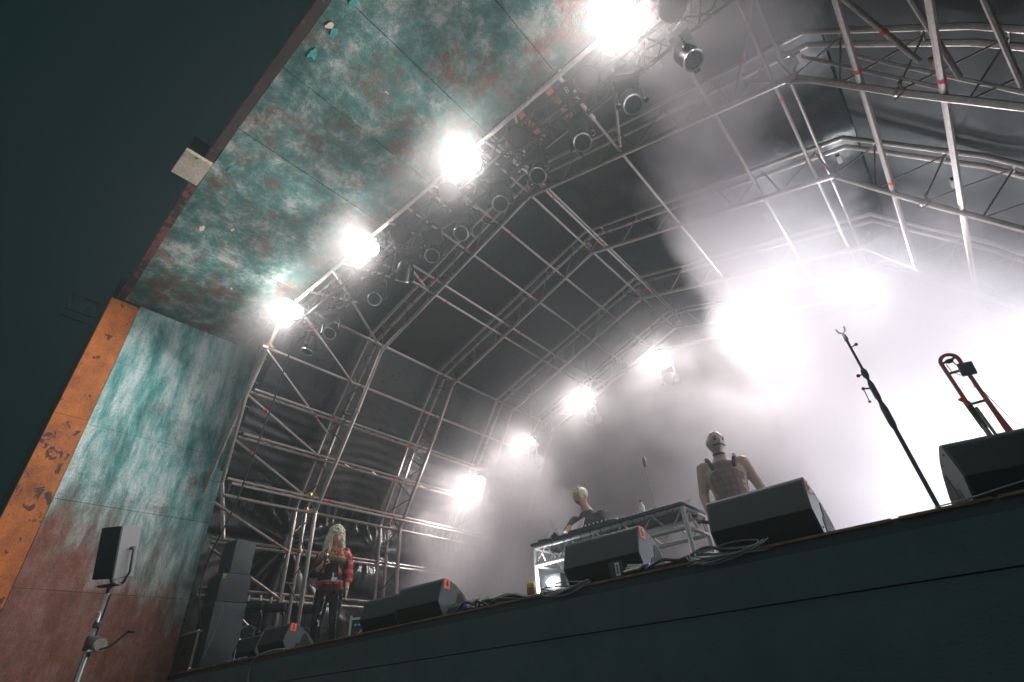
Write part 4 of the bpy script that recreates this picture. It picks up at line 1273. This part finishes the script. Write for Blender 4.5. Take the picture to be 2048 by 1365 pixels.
def head_mesh(bm, c, sz, rot, ears=True, fem=False):
    """a head with brow, nose, chin, ears; faces -y before rot"""
    h = sz
    tmp = bmesh.new()
    bmesh.ops.create_uvsphere(tmp, u_segments=32, v_segments=24, radius=1.0)
    for v in tmp.verts:
        x, y, z = v.co
        # skull
        X = x * .37 * h; Y = y * .46 * h; Z = z * .5 * h
        if z < 0:
            k = -z
            X *= 1 - .32 * k ** 1.4
            if y > 0: Y *= 1 - .45 * k
            else: Y *= 1 - .10 * k
            Z *= 1.02
        if y > 0 and z > -.3: Y *= 1.06
        # face plane
        if y < -.3: Y = max(Y, -.43 * h) if z > .2 else Y
        fx = math.exp(-(x / .16) ** 2)
        if y < 0:
            Y -= .085 * h * fx * math.exp(-((z + .18) / .14) ** 2)        # nose tip
            Y -= .035 * h * fx * math.exp(-((z - .02) / .16) ** 2)        # bridge
            Y += .035 * h * (math.exp(-((abs(x) - .36) / .15) ** 2)) * math.exp(-((z - .04) / .10) ** 2)   # sockets
            Y -= .025 * h * math.exp(-(x / .5) ** 2) * math.exp(-((z - .2) / .09) ** 2)   # brow
            Y -= .025 * h * math.exp(-(x / .22) ** 2) * math.exp(-((z + .47) / .10) ** 2)  # lips
            Y -= .05 * h * math.exp(-(x / .3) ** 2) * math.exp(-((z + .82) / .16) ** 2)   # chin
        v.co = (X, Y, Z)
    if ears:
        for s in (-1, 1):
            m = Matrix.Translation((s * .37 * h, .03 * h, -.03 * h)) @ Matrix.Rotation(R(s * 20), 4, 'Z') @ Matrix.Diagonal((.035 * h, .075 * h, .13 * h, 1))
            bmesh.ops.create_uvsphere(tmp, u_segments=10, v_segments=8, radius=1.0, matrix=m)
    M4 = Matrix.Translation(V(c)) @ rot
    bmesh.ops.transform(tmp, matrix=M4, verts=tmp.verts)
    me = bpy.data.meshes.new('h'); tmp.to_mesh(me); tmp.free()
    bm.from_mesh(me); bpy.data.meshes.remove(me)
    return M4


def add_hand(bm, wrist, d, palm_n, side, curl=0.6, sc=1.0):
    """palm + five separate curled fingers. d: hand direction, palm_n: palm normal"""
    d = V(d).normalized(); n = V(palm_n); n = (n - d * n.dot(d)).normalized(); s = d.cross(n) * side
    w = V(wrist); L = .085 * sc
    def chain(pts, r):
        t_ = MB(); t_.path(pts, r, 8); me = bpy.data.meshes.new('f'); t_.bm.to_mesh(me); t_.bm.free(); bm.from_mesh(me); bpy.data.meshes.remove(me)
    t_ = MB(); t_.ellip((0, 0, 0), (.043 * sc, .017 * sc, .052 * sc), 14)
    Mx = Matrix((( s.x, n.x, d.x, 0), (s.y, n.y, d.y, 0), (s.z, n.z, d.z, 0), (0, 0, 0, 1)))
    bmesh.ops.transform(t_.bm, matrix=Matrix.Translation(w + d * .045 * sc) @ Mx, verts=t_.bm.verts)
    me = bpy.data.meshes.new('f'); t_.bm.to_mesh(me); t_.bm.free(); bm.from_mesh(me); bpy.data.meshes.remove(me)
    for k, (off, ln) in enumerate(((-.030, .068), (-.010, .078), (.010, .073), (.029, .058))):
        p = w + d * (.082 * sc) + s * (off * sc)
        pts = [p - d * .02]; a = 0
        for j in range(4):
            pts.append(p.copy())
            a += curl * (.45 if j == 0 else .9)
            p = p + (d * math.cos(a) + n * math.sin(a)) * (ln * sc * (.42, .33, .25, .2)[j])
        chain(pts, [.0095 * sc, .0095 * sc, .009 * sc, .008 * sc, .0065 * sc])
    p = w + d * .03 * sc - s * .035 * sc
    pts = [p.copy()]
    for j, (a, b_) in enumerate(((.6, .2), (.5, .5), (.3, .8))):
        p = p + (d * .8 - s * (.6 - .4 * j * curl) + n * b_ * curl).normalized() * (.034 * sc); pts.append(p.copy())
    chain(pts, [.0125 * sc, .011 * sc, .0095 * sc, .0075 * sc])


def finish_person(parts_mesh, head_bm, mat, parent, name='body', voxel=.009):
    bm = bmesh.new(); bm.from_mesh(parts_mesh)
    me2 = bpy.data.meshes.new('t'); head_bm.to_mesh(me2); head_bm.free(); bm.from_mesh(me2)
    bmesh.ops.recalc_face_normals(bm, faces=bm.faces)
    me = bpy.data.meshes.new(name); bm.to_mesh(me); bm.free()
    o = bpy.data.objects.new(name, me); COL.objects.link(o)
    md = o.modifiers.new('remesh', 'REMESH'); md.mode = 'VOXEL'; md.voxel_size = voxel; md.use_smooth_shade = True
    sm = o.modifiers.new('smooth', 'SMOOTH'); sm.factor = .5; sm.iterations = 4
    bpy.context.view_layer.update()
    out = bpy.data.meshes.new_from_object(o.evaluated_get(bpy.context.evaluated_depsgraph_get()))
    bpy.data.objects.remove(o)
    out.name = name; out.materials.clear(); out.materials.append(mat)
    o = bpy.data.objects.new(name, out); put(o, parent)
    return o


def cloth(nodes, edges, root, mat, parent, name):
    o = finish_person(skin_body(nodes, edges, root), bmesh.new(), mat, parent, name, .011)
    # cloth folds
    for v in o.data.vertices:
        c = v.co
        v.co = c + v.normal * (.006 * mnoise.noise(V((c.x * 16, c.y * 16, c.z * 9))) + .003 * mnoise.noise(c * 40))
    return o


def face_bits(p, M4, h, eye=None, brow=None, lip=None, patches=None):
    def on(mb, nm, mat): 
        o = mb.build(nm, mat, p); return o
    eye = eye or M['ink']
    for s in (-1, 1):
        m = MB(); c = M4 @ V((s * .135 * h, -.385 * h, .02 * h)); m.ellip(c, (.028 * h,) * 3, 10); on(m, 'eye', M['white'] if patches is None else eye)
        m = MB(); m.path([M4 @ V((s * .07 * h, -.42 * h, .10 * h)), M4 @ V((s * .14 * h, -.425 * h, .125 * h)), M4 @ V((s * .22 * h, -.375 * h, .10 * h))], .014 * h, 5); on(m, 'eyebrow', brow or M['ink'])
    m = MB(); m.path([M4 @ V((-.10 * h, -.405 * h, -.225 * h)), M4 @ V((0, -.445 * h, -.235 * h)), M4 @ V((.10 * h, -.405 * h, -.225 * h))], .016 * h, 6); on(m, 'mouth', lip or M['ink'])


# --- blonde woman
def plaid(name, a, b_, c_, sc=26):
    m, t, bs = newmat(name)
    g = N(t, 'ShaderNodeTexCoord').outputs['Object']
    sp_ = N(t, 'ShaderNodeSeparateXYZ'); t.links.new(g, sp_.inputs[0])
    wx = math_(t, 'SINE', math_(t, 'MULTIPLY', math_(t, 'ADD', sp_.outputs['X'], sp_.outputs['Y']), sc * 2)); wz = math_(t, 'SINE', math_(t, 'MULTIPLY', sp_.outputs['Z'], sc * 2))
    f1 = ramp(t, [(0.2, (0, 0, 0)), (0.5, (1, 1, 1))], wx); f2 = ramp(t, [(0.2, (0, 0, 0)), (0.5, (1, 1, 1))], wz)
    c = rmix(t, f1, a, b_); c = rmix(t, math_(t, 'MULTIPLY', f2, .6), c, c_)
    t.links.new(c, bs.inputs['Base Color']); bs.inputs['Roughness'].default_value = .85
    return m


def leopard():
    m, t, bs = newmat('leopard_print')
    g = N(t, 'ShaderNodeTexCoord').outputs['Object']
    v = N(t, 'ShaderNodeTexVoronoi'); v.inputs['Scale'].default_value = 45; t.links.new(g, v.inputs['Vector'])
    sp_ = N(t, 'ShaderNodeSeparateXYZ'); t.links.new(g, sp_.inputs[0])
    spots = ramp(t, [(0.35, (0.01, 0.008, 0.007)), (0.5, (0.42, 0.2, 0.09))], v.outputs['Distance'])
    low = ramp(t, [(0.0, (0, 0, 0)), (1.0, (1, 1, 1))], math_(t, 'MULTIPLY', math_(t, 'SUBTRACT', sp_.outputs['Z'], 1.22), 10, True))
    t.links.new(rmix(t, low, (0.012, 0.012, 0.013), spots), bs.inputs['Base Color']); bs.inputs['Roughness'].default_value = .75
    return m


M['plaid'] = plaid('red_plaid', (0.62, 0.04, 0.03), (0.10, 0.01, 0.01), (0.6, 0.25, 0.2))
M['leopard'] = leopard()
wm = thing('person', 'woman with long blonde hair in a leopard top and red checked shirt holding a microphone', 'person', (-7.12, 4.33, DZ), R(52))
nodes = {  # x right of viewer, faces -y
    'pel': (0, .01, .93, (.16, .12)), 'wai': (0, .0, 1.08, (.14, .11)), 'che': (0, -.01, 1.27, (.16, .115)), 'nek0': (0, .02, 1.43, (.07, .06)), 'nek': (0, .01, 1.49, .052), 'hd': (0, 0, 1.56, .05),
    'sL': (-.17, .01, 1.37, .058), 'eL': (-.25, -.03, 1.10, .042), 'wL': (-.13, -.18, 1.17, .028),
    'sR': (.17, .01, 1.37, .058), 'eR': (.23, .02, 1.08, .042), 'wR': (.235, -.05, .86, .027),
    'hL': (-.09, .01, .88, .09), 'kL': (-.12, -.01, .47, .06), 'aL': (-.13, .02, .09, .04), 'tL': (-.14, -.12, .03, .035),
    'hR': (.09, .01, .88, .09), 'kR': (.11, -.01, .47, .06), 'aR': (.13, .02, .09, .04), 'tR': (.15, -.12, .03, .035)}
E_ = [('pel', 'wai'), ('wai', 'che'), ('che', 'nek0'), ('nek0', 'nek'), ('nek', 'hd'), ('che', 'sL'), ('sL', 'eL'), ('eL', 'wL'), ('che', 'sR'), ('sR', 'eR'), ('eR', 'wR'),
      ('pel', 'hL'), ('hL', 'kL'), ('kL', 'aL'), ('aL', 'tL'), ('pel', 'hR'), ('hR', 'kR'), ('kR', 'aR'), ('aR', 'tR')]
hb = bmesh.new()
hrot = Matrix.Rotation(R(24), 4, 'Z') @ Matrix.Rotation(R(10), 4, 'X')
M4 = head_mesh(hb, (0.0, -.02, 1.60), .235, hrot, fem=True)
add_hand(hb, (-.13, -.185, 1.18), (.55, -.35, .7), (.5, .6, -.2), 1, 1.2, .95)
add_hand(hb, (.235, -.055, .86), (.05, -.15, -1), (-1, 0, 0), -1, .5, .95)
finish_person(skin_body(nodes, E_, 'pel'), hb, M['skin'], wm)
face_bits(wm, M4, .235, lip=M['red'])
cl = {'a': (0, .01, .95, (.178, .14)), 'b': (0, -.0, 1.1, (.165, .135)), 'c': (0, -.025, 1.26, (.185, .15)), 'd': (0, .0, 1.37, (.16, .10)), 'l': (-.15, .01, 1.36, .07), 'r': (.15, .01, 1.36, .07), 'l2': (-.21, 0, 1.24, .062), 'r2': (.20, 0, 1.24, .062)}
cloth(cl, [('a', 'b'), ('b', 'c'), ('c', 'd'), ('d', 'l'), ('d', 'r'), ('l', 'l2'), ('r', 'r2')], 'c', M['leopard'], wm, 'leopard_top')
tr_ = {'p': (0, .01, .93, (.175, .135)), 'hL': (-.09, .01, .86, .105), 'kL': (-.12, -.01, .47, .068), 'aL': (-.13, .02, .10, .05), 'hR': (.09, .01, .86, .10), 'kR': (.11, -.01, .47, .068), 'aR': (.13, .02, .10, .05)}
cloth(tr_, [('p', 'hL'), ('hL', 'kL'), ('kL', 'aL'), ('p', 'hR'), ('hR', 'kR'), ('kR', 'aR')], 'p', M['pvc'], wm, 'shiny_black_trousers')
sl = {'s': (.15, .03, 1.40, .07), 'u': (.20, .02, 1.30, .075), 'e': (.235, .02, 1.09, .068), 'f': (.24, -.0, 1.0, .06)}
cloth(sl, [('s', 'u'), ('u', 'e'), ('e', 'f')], 's', M['plaid'], wm, 'checked_sleeve')
M['plaid_shade'] = plaid('shade_painted_plaid', (0.09, 0.01, 0.01), (0.02, 0.008, 0.008), (0.08, 0.02, 0.02))  # darker copy of the red plaid, shade put into the colour
sl = {'s': (-.15, .03, 1.40, .07), 'u': (-.20, .02, 1.30, .07), 'e': (-.255, -.02, 1.10, .064), 'f': (-.21, -.09, 1.12, .05)}
cloth(sl, [('s', 'u'), ('u', 'e'), ('e', 'f')], 's', M['plaid_shade'], wm, 'shaded_sleeve')
m = MB()
for s_ in (1, -1):
    m.grid(lambda u, v, s_=s_: (s_ * (.09 + .075 * v + .012 * math.sin(u * 9)), -.125 + .17 * v ** 1.6 - .02 * math.sin(u * 3.1), 1.42 - .36 * u - .03 * v), 12, 6)
o = m.build('open_shirt_front', M['plaid'], wm); 
md = o.modifiers.new('solid', 'SOLIDIFY'); md.thickness = .008
m = MB(); m.lathe([(.17, .88), (.188, .885), (.194, .93), (.188, .99), (.17, .995)], Matrix.Diagonal((1, .78, 1, 1)), 28); m.build('shirt_tied_at_waist', M['plaid'], wm)
m = MB()
for k in range(8):
    a = -1.57 + (k - 3.5) * .22
    m.path([(.175 * math.cos(a), .145 * math.sin(a), .93), (.185 * math.cos(a + .08), .155 * math.sin(a), .86), (.18 * math.cos(a + .1), .15 * math.sin(a), .80 + .02 * (k % 3))], [.03, .026, .014], 6)
m.build('hanging_shirt_tails', M['plaid_shade'], wm)
m = MB(); m.box((.06, -.15, .99), (.08, .03, .06), bevel=.008); m.tube((.04, -.16, 1.02), (.04, -.16, 1.08), .012); m.build('silver_belt_pack', M['ring'], wm)
m = MB(); m.lathe([(.03, -.012), (.038, 0), (.03, .012)], Matrix.Translation((.235, -.05, .88)), 14); m.build('bracelet', M['ring'], wm)
# hair: cap + many long wavy strands
m = MB(); h = .235
m.ellip(M4 @ V((0, .05 * h, .20 * h)), (.46 * h, .50 * h, .40 * h), 20, hrot)
rs = random.Random(3)
for k in range(260):
    a = rs.uniform(0, 6.28); e = rs.uniform(.0, 1.45)
    p = V((.45 * h * math.cos(a) * math.sin(e), .06 * h + .50 * h * math.sin(a) * math.sin(e), .2 * h + .47 * h * math.cos(e) * 1.1))
    if p.y < -.25 * h and p.z < .26 * h: continue
    c0 = M4 @ p; rr = .06 * h; ph = rs.uniform(0, 6); ax = V((rs.uniform(-1, 1), rs.uniform(-1, 1), rs.uniform(-1, 1))).normalized(); bx = ax.orthogonal().normalized(); cx_ = ax.cross(bx)
    m.path([c0 + bx * (rr * math.cos(ph + i * .9)) + cx_ * (rr * math.sin(ph + i * .9)) + ax * (i * .006 - .015) for i in range(6)], [.010, .011, .011, .010, .008, .003], 5)
for k in range(190):
    a = rs.uniform(-.95, 4.1)
    x0, y0_ = .41 * h * math.cos(a), .06 * h + .45 * h * math.sin(a)
    if y0_ < -.26 * h: y0_ = -.24 * h
    L = rs.uniform(.9, 1.9) * (1.1 if y0_ < .1 * h else .95); out = rs.uniform(1.0, 1.55)
    pts = []; wa = rs.uniform(.03, .08) * h; wf = rs.uniform(9, 15)
    for i in range(14):
        q = i / 13
        pts.append(M4 @ V((x0 * (1 + (out - 1) * math.sin(q * 2.2)) + wa * math.sin(q * wf + k), y0_ * (1 - .1 * q) + wa * math.cos(q * wf * .9 + k * 2) - .12 * h * q * (y0_ < 0), .30 * h - L * h * q)))
    m.path(pts, [.018 * h * (1 - .5 * i / 13) + .0025 for i in range(14)], 4)
m.build('long_blonde_hair', M['blond'], wm)
mc = thing('microphone', 'microphone with a red tail end held at her chest by the blonde woman', 'microphone', (-7.12, 4.33, DZ), R(52))
mcp, mcd = V((-.085, -.235, 1.215)), V((.12, -.15, 1)).normalized()
m = MB(); m.tube(mcp - mcd * .11, mcp + mcd * .06, .013, .017, seg=12); m.build('handle', M['black'], mc)
m = MB(); m.ellip(mcp + mcd * .085, (.025, .025, .03), 14); m.build('grille_ball', M['steel'], mc)
m = MB(); m.tube(mcp - mcd * .145, mcp - mcd * .11, .014, seg=12); m.build('red_tail', M['red'], mc)

# --- bald man with painted face
def strap_mat():
    m, t, bs = newmat('pale_painted_skin')
    g = N(t, 'ShaderNodeTexCoord').outputs['Object']
    nz = noise(t, g, 24, 5, .7)
    c = ramp(t, [(.3, (.40, .27, .22)), (.7, (.52, .36, .30))], nz)
    sp_ = N(t, 'ShaderNodeSeparateXYZ'); t.links.new(g, sp_.inputs[0])
    hd = ramp(t, [(0, (0, 0, 0)), (1, (1, 1, 1))], math_(t, 'MULTIPLY', math_(t, 'SUBTRACT', sp_.outputs['Z'], 1.535), 25, True))
    c = rmix(t, math_(t, 'MULTIPLY', hd, .8), c, (.34, .31, .30))
    t.links.new(c, bs.inputs['Base Color']); bs.inputs['Roughness'].default_value = .5
    return m


mn = thing('person', 'bald bare shouldered man with dark painted mouth and eyes standing behind a monitor', 'person', (-1.72, 5.78, DZ), R(20))
nodes = {
    'pel': (0, .0, .95, (.18, .14)), 'wai': (0, -.02, 1.10, (.185, .15)), 'che': (0, -.0, 1.34, (.225, .135)), 'nek0': (0, .02, 1.50, (.09, .075)), 'nek': (0, .0, 1.555, .066), 'hd': (0, 0, 1.63, .06),
    'sL': (-.215, .01, 1.43, .075), 'eL': (-.285, .02, 1.13, .052), 'wL': (-.275, -.07, .89, .034),
    'sR': (.215, .01, 1.43, .075), 'eR': (.31, .02, 1.13, .052), 'wR': (.33, -.06, .88, .034),
    'hL': (-.10, .0, .90, .10), 'kL': (-.13, 0, .49, .068), 'aL': (-.14, .03, .09, .045), 'tL': (-.15, -.13, .035, .04),
    'hR': (.10, .0, .90, .10), 'kR': (.13, 0, .49, .068), 'aR': (.14, .03, .09, .045), 'tR': (.16, -.13, .035, .04)}
hb = bmesh.new()
hrot = Matrix.Rotation(R(22), 4, 'Z') @ Matrix.Rotation(R(4), 4, 'X') @ Matrix.Rotation(R(4), 4, 'Y')
h = .27
M4 = head_mesh(hb, (0.0, -.02, 1.69), h, hrot)
add_hand(hb, (-.275, -.075, .89), (-.02, -.15, -1), (1, 0, 0), 1, 1.0)
add_hand(hb, (.33, -.065, .88), (.05, -.15, -1), (-1, 0, 0), -1, .6)
finish_person(skin_body(nodes, E_, 'pel'), hb, strap_mat(), mn)
M['paint'] = pbr('black_face_paint', (.05, .045, .045), .6, 0, .2, 20, 0)
m = MB()
for s_ in (-1, 1): m.ellip(M4 @ V((s_ * .14 * h, -.385 * h, .035 * h)), (.085 * h, .04 * h, .06 * h), 12, hrot)
m.build('eye_paint', M['paint'], mn)
m = MB(); m.path([M4 @ V(q) for q in ((-.25 * h, -.315 * h, -.215 * h), (-.17 * h, -.375 * h, -.20 * h), (-.06 * h, -.43 * h, -.175 * h), (.06 * h, -.43 * h, -.175 * h), (.17 * h, -.375 * h, -.20 * h), (.25 * h, -.315 * h, -.215 * h))], .036 * h, 6); m.build('painted_mouth', M['paint'], mn)
m = MB()
for s_ in (-1, 1): m.path([M4 @ V((s_ * .05 * h, -.425 * h, .10 * h)), M4 @ V((s_ * .14 * h, -.43 * h, .125 * h)), M4 @ V((s_ * .24 * h, -.37 * h, .11 * h))], .018 * h, 5)
m.build('eyebrow', M['paint'], mn)
M['harness'] = plaid('dark_check_vest', (0.17, 0.13, 0.12), (0.24, 0.14, 0.125), (0.13, 0.10, 0.095), 44)
cl = {'a': (-.0, -.035, .94, (.165, .125)), 'b': (-.0, -.05, 1.1, (.17, .13)), 'c': (-.0, -.035, 1.28, (.195, .125)), 'd': (.0, -.03, 1.39, (.15, .105))}
cloth(cl, [('a', 'b'), ('b', 'c'), ('c', 'd')], 'c', M['harness'], mn, 'checked_bib')
m = MB()
for s_ in (-1, 1): m.path([(s_ * .11, -.115, 1.36), (s_ * .135, -.10, 1.46), (s_ * .15, -.02, 1.515), (s_ * .14, .07, 1.47)], .022, 8)
m.build('shoulder_strap', M['cloth_dark'], mn)
m = MB(); m.lathe([(.064, -.014), (.074, 0), (.066, .014)], Matrix.Translation((0, -.0, 1.555)) @ Matrix.Rotation(R(8), 4, 'X'), 20); m.build('black_choker', M['pvc'], mn)
tr_ = {'p': (0, .0, .93, (.175, .14)), 'hL': (-.10, .0, .88, .115), 'kL': (-.13, 0, .49, .08), 'aL': (-.14, .03, .10, .06), 'hR': (.10, .0, .88, .115), 'kR': (.13, 0, .49, .08), 'aR': (.14, .03, .10, .06)}
cloth(tr_, [('p', 'hL'), ('hL', 'kL'), ('kL', 'aL'), ('p', 'hR'), ('hR', 'kR'), ('kR', 'aR')], 'p', M['cloth_dark'], mn, 'dark_trousers')
mc = thing('microphone', 'dark microphone held low in the bald man\'s right hand', 'microphone', (-1.72, 5.78, DZ), R(20))
m = MB(); a = V((-.265, -.125, .80)); d_ = V((-1, -.35, .25)).normalized(); m.tube(a + d_ * -.05, a + d_ * .13, .014, .02, seg=12); m.build('handle', M['black'], mc)
m = MB(); m.ellip(a + d_ * .155, (.028, .028, .028), 12); m.build('grille_ball', M['steel_dark'], mc)

# --- man at the desk
dm = thing('person', 'blond man in a dark shirt bending his head over the desk', 'person', (-3.71, 6.02, DZ - .03), R(4))
nodes = {
    'pel': (0, .06, .95, (.155, .12)), 'wai': (0, .04, 1.10, (.145, .12)), 'che': (0, -.0, 1.30, (.175, .125)), 'nek0': (0, -.02, 1.47, (.085, .07)), 'nek': (-.01, -.05, 1.53, .058), 'hd': (-.01, -.08, 1.58, .055),
    'sL': (-.20, -.01, 1.39, .07), 'eL': (-.27, -.22, 1.20, .045), 'wL': (-.20, -.42, 1.12, .03),
    'sR': (.20, .0, 1.39, .07), 'eR': (.28, -.1, 1.13, .047), 'wR': (.30, -.33, 1.10, .031),
    'hL': (-.10, .06, .90, .10), 'kL': (-.13, .04, .49, .068), 'aL': (-.14, .08, .09, .045), 'tL': (-.15, -.08, .035, .04),
    'hR': (.10, .06, .90, .10), 'kR': (.13, .04, .49, .068), 'aR': (.14, .08, .09, .045), 'tR': (.16, -.08, .035, .04)}
hb = bmesh.new()
hrot = Matrix.Rotation(R(-16), 4, 'Z') @ Matrix.Rotation(R(20), 4, 'X')
M4 = head_mesh(hb, (-.02, -.12, 1.655), .24, hrot)
add_hand(hb, (-.20, -.425, 1.12), (0, -1, -.3), (0, -.2, -1), 1, .5)
add_hand(hb, (.30, -.335, 1.10), (0, -1, -.3), (0, -.2, -1), -1, .5)
finish_person(skin_body(nodes, E_, 'pel'), hb, M['skin'], dm)
face_bits(dm, M4, .24)
cl = {'a': (0, .05, .95, (.165, .135)), 'b': (0, .03, 1.12, (.165, .14)), 'c': (0, -.005, 1.30, (.19, .145)), 'd': (0, -.02, 1.43, (.12, .09)),
      'l': (-.205, -.01, 1.385, .085), 'l2': (-.265, -.16, 1.24, .062), 'r': (.205, 0, 1.385, .085), 'r2': (.28, -.09, 1.15, .066), 'r3': (.30, -.25, 1.11, .052)}
M['shirt'] = pbr('dark_shirt', (.055, .06, .062), .8, 0, .3, 14, .6)
cloth(cl, [('a', 'b'), ('b', 'c'), ('c', 'd'), ('c', 'l'), ('l', 'l2'), ('c', 'r'), ('r', 'r2'), ('r2', 'r3')], 'c', M['shirt'], dm, 'dark_shirt')
tr_ = {'p': (0, .06, .93, (.17, .135)), 'hL': (-.10, .06, .88, .11), 'kL': (-.13, .04, .49, .078), 'aL': (-.14, .08, .10, .056), 'hR': (.10, .06, .88, .11), 'kR': (.13, .04, .49, .078), 'aR': (.14, .08, .10, .056)}
cloth(tr_, [('p', 'hL'), ('hL', 'kL'), ('kL', 'aL'), ('p', 'hR'), ('hR', 'kR'), ('kR', 'aR')], 'p', M['cloth_dark'], dm, 'dark_trousers')
m = MB(); h = .24
m.ellip(M4 @ V((0, .09 * h, .155 * h)), (.405 * h, .475 * h, .395 * h), 20, hrot)
for k in range(34):
    x_ = rs.uniform(-.24, .24) * h; y_ = rs.uniform(-.34, .2) * h
    m.path([M4 @ V((x_, y_, .42 * h)), M4 @ V((x_ * 1.1 - .02 * h, y_ - .06 * h, .52 * h)), M4 @ V((x_ * 1.2 - .04 * h, y_ - .12 * h, .60 * h + rs.uniform(-.03, .03) * h))], [.035 * h, .026 * h, .008 * h], 5)
m.build('short_blond_hair', M['blond'], dm)

# ------------------------------------------------------------------ dark scaffold far beyond the portal
fs = thing('distant_scaffold', 'barely lit scaffold truss in the dark beyond the orange edge', 'scaffold', (-16, 0.8, 9.5))
m = MB()
for zr in (.635, .604, .588): m.tube((-16, .45, 16 * zr), (-16, 1.25, 16 * zr), .018)
for k in range(6): m.tube((-16, .45 + k * .14, 16 * .604 if k % 2 else 16 * .635), (-16, .59 + k * .14, 16 * .635 if k % 2 else 16 * .604), .009)
kid(m, 'tube_frame', M['steel_dark'], fs)

# ------------------------------------------------------------------ air: thin haze everywhere, thick machine smoke on stage
def vol_mat(name, dens, aniso=0.5, col=(0.8, 0.93, 0.95), build=None):
    m = bpy.data.materials.new(name); m.use_nodes = True
    t = m.node_tree; t.nodes.clear()
    out = t.nodes.new('ShaderNodeOutputMaterial')
    pv = t.nodes.new('ShaderNodeVolumePrincipled')
    pv.inputs['Color'].default_value = (*col, 1); pv.inputs['Anisotropy'].default_value = aniso
    pv.inputs['Density'].default_value = dens
    t.links.new(pv.outputs[0], out.inputs['Volume'])
    if build: t.links.new(build(t), pv.inputs['Density'])
    return m


hz = MB(); hz.box((-8, 8, 4.2), (60, 40, 14.4)); hz = hz.build('haze', vol_mat('haze_air', 0.0035, 0.7), smooth=False)
tag(hz, kind='stuff')


def smoke_density(t):
    g = N(t, 'ShaderNodeNewGeometry').outputs['Position']
    sp_ = N(t, 'ShaderNodeSeparateXYZ'); t.links.new(g, sp_.inputs[0])
    X, Y, Z = sp_.outputs
    n1 = noise(t, g, 0.55, 3, 0.55, 0.4); n2 = noise(t, g, 2.1, 5, 0.62, 0.3)
    nn = math_(t, 'ADD', math_(t, 'MULTIPLY', math_(t, 'SUBTRACT', n1, .5), 3.2), math_(t, 'MULTIPLY', math_(t, 'SUBTRACT', n2, .5), 1.6))
    def blob(c, r, w=1.0):
        s_ = None
        for ax, cc, rr in ((X, c[0], r[0]), (Y, c[1], r[1]), (Z, c[2], r[2])):
            q = math_(t, 'POWER', math_(t, 'ABSOLUTE', math_(t, 'DIVIDE', math_(t, 'SUBTRACT', ax, cc), rr)), 2)
            s_ = q if s_ is None else math_(t, 'ADD', s_, q)
        q = math_(t, 'SUBTRACT', 1.0, s_)
        q = math_(t, 'ADD', q, nn)
        return math_(t, 'MULTIPLY', math_(t, 'MULTIPLY', q, 1.3, True), w)
    # main bank on the right: ragged left face, top sinking towards the right
    def edge(v, k): return math_(t, 'MULTIPLY', v, k, True)
    ex = edge(math_(t, 'ADD', math_(t, 'ADD', X, 1.3), math_(t, 'MULTIPLY', nn, 0.45)), 2.2)
    zt_ = math_(t, 'SUBTRACT', 6.9, math_(t, 'MULTIPLY', math_(t, 'MAXIMUM', math_(t, 'ADD', X, 0.35), 0.0), 1.75))
    ez = edge(math_(t, 'ADD', math_(t, 'SUBTRACT', zt_, Z), math_(t, 'MULTIPLY', nn, 0.8)), 0.8)
    ey0 = edge(math_(t, 'ADD', math_(t, 'SUBTRACT', Y, math_(t, 'SUBTRACT', 5.0, math_(t, 'MULTIPLY', math_(t, 'MAXIMUM', math_(t, 'SUBTRACT', Z, 3.2), 0.0), 0.5))), math_(t, 'MULTIPLY', nn, 0.35)), 1.2)
    ey1 = edge(math_(t, 'SUBTRACT', 7.7, Y), 1.5)
    den = math_(t, 'ADD', 0.5, math_(t, 'MULTIPLY', nn, 0.6), True)
    a = math_(t, 'MULTIPLY', math_(t, 'MULTIPLY', math_(t, 'MULTIPLY', ex, ez), math_(t, 'MULTIPLY', ey0, ey1)), math_(t, 'MULTIPLY', den, 1.4))
    b_ = blob((-1.6, 6.9, 1.6), (1.9, 0.9, 2.4), 0.45)        # spreading behind the bald man
    c = blob((-6.0, 6.9, 1.4), (2.1, 1.3, 2.1), 1.2)        # low smoke left of the desk
    d = blob((0.15, 3.7, 5.3), (0.9, .9, 1.1), 0.9)          # plume by the front truss
    s_ = math_(t, 'ADD', math_(t, 'ADD', a, b_), math_(t, 'ADD', c, d))
    zf = N(t, 'ShaderNodeMapRange'); t.links.new(Z, zf.inputs['Value']); zf.inputs['From Min'].default_value = 5.2; zf.inputs['From Max'].default_value = 3.2
    yf = N(t, 'ShaderNodeMapRange'); t.links.new(Y, yf.inputs['Value']); yf.inputs['From Min'].default_value = 5.6; yf.inputs['From Max'].default_value = 7.2
    base = math_(t, 'MULTIPLY', math_(t, 'ADD', math_(t, 'MULTIPLY', nn, .45), .6, True), math_(t, 'ADD', 0.003, math_(t, 'MULTIPLY', math_(t, 'MULTIPLY', zf.outputs[0], yf.outputs[0]), 0.42)))
    fy_ = math_(t, 'POWER', math_(t, 'DIVIDE', math_(t, 'SUBTRACT', Y, 2.6), .9), 2); fz_ = math_(t, 'POWER', math_(t, 'DIVIDE', math_(t, 'SUBTRACT', Z, 5.15), .75), 2)
    fl_ = math_(t, 'MULTIPLY', math_(t, 'SUBTRACT', 1.0, math_(t, 'ADD', fy_, fz_), True), 0.095)
    fl_ = math_(t, 'MULTIPLY', fl_, math_(t, 'ADD', math_(t, 'MULTIPLY', nn, .3), 1.0, True))
    return math_(t, 'ADD', math_(t, 'ADD', s_, base), fl_)


sm = MB(); sm.box((-2.8, 5.675, 3.4), (11.4, 7.35, 6.2)); sm = sm.build('smoke', vol_mat('stage_smoke', 0.1, 0.25, (0.97, 0.925, 0.945), smoke_density), smooth=False)
tag(sm, kind='stuff')
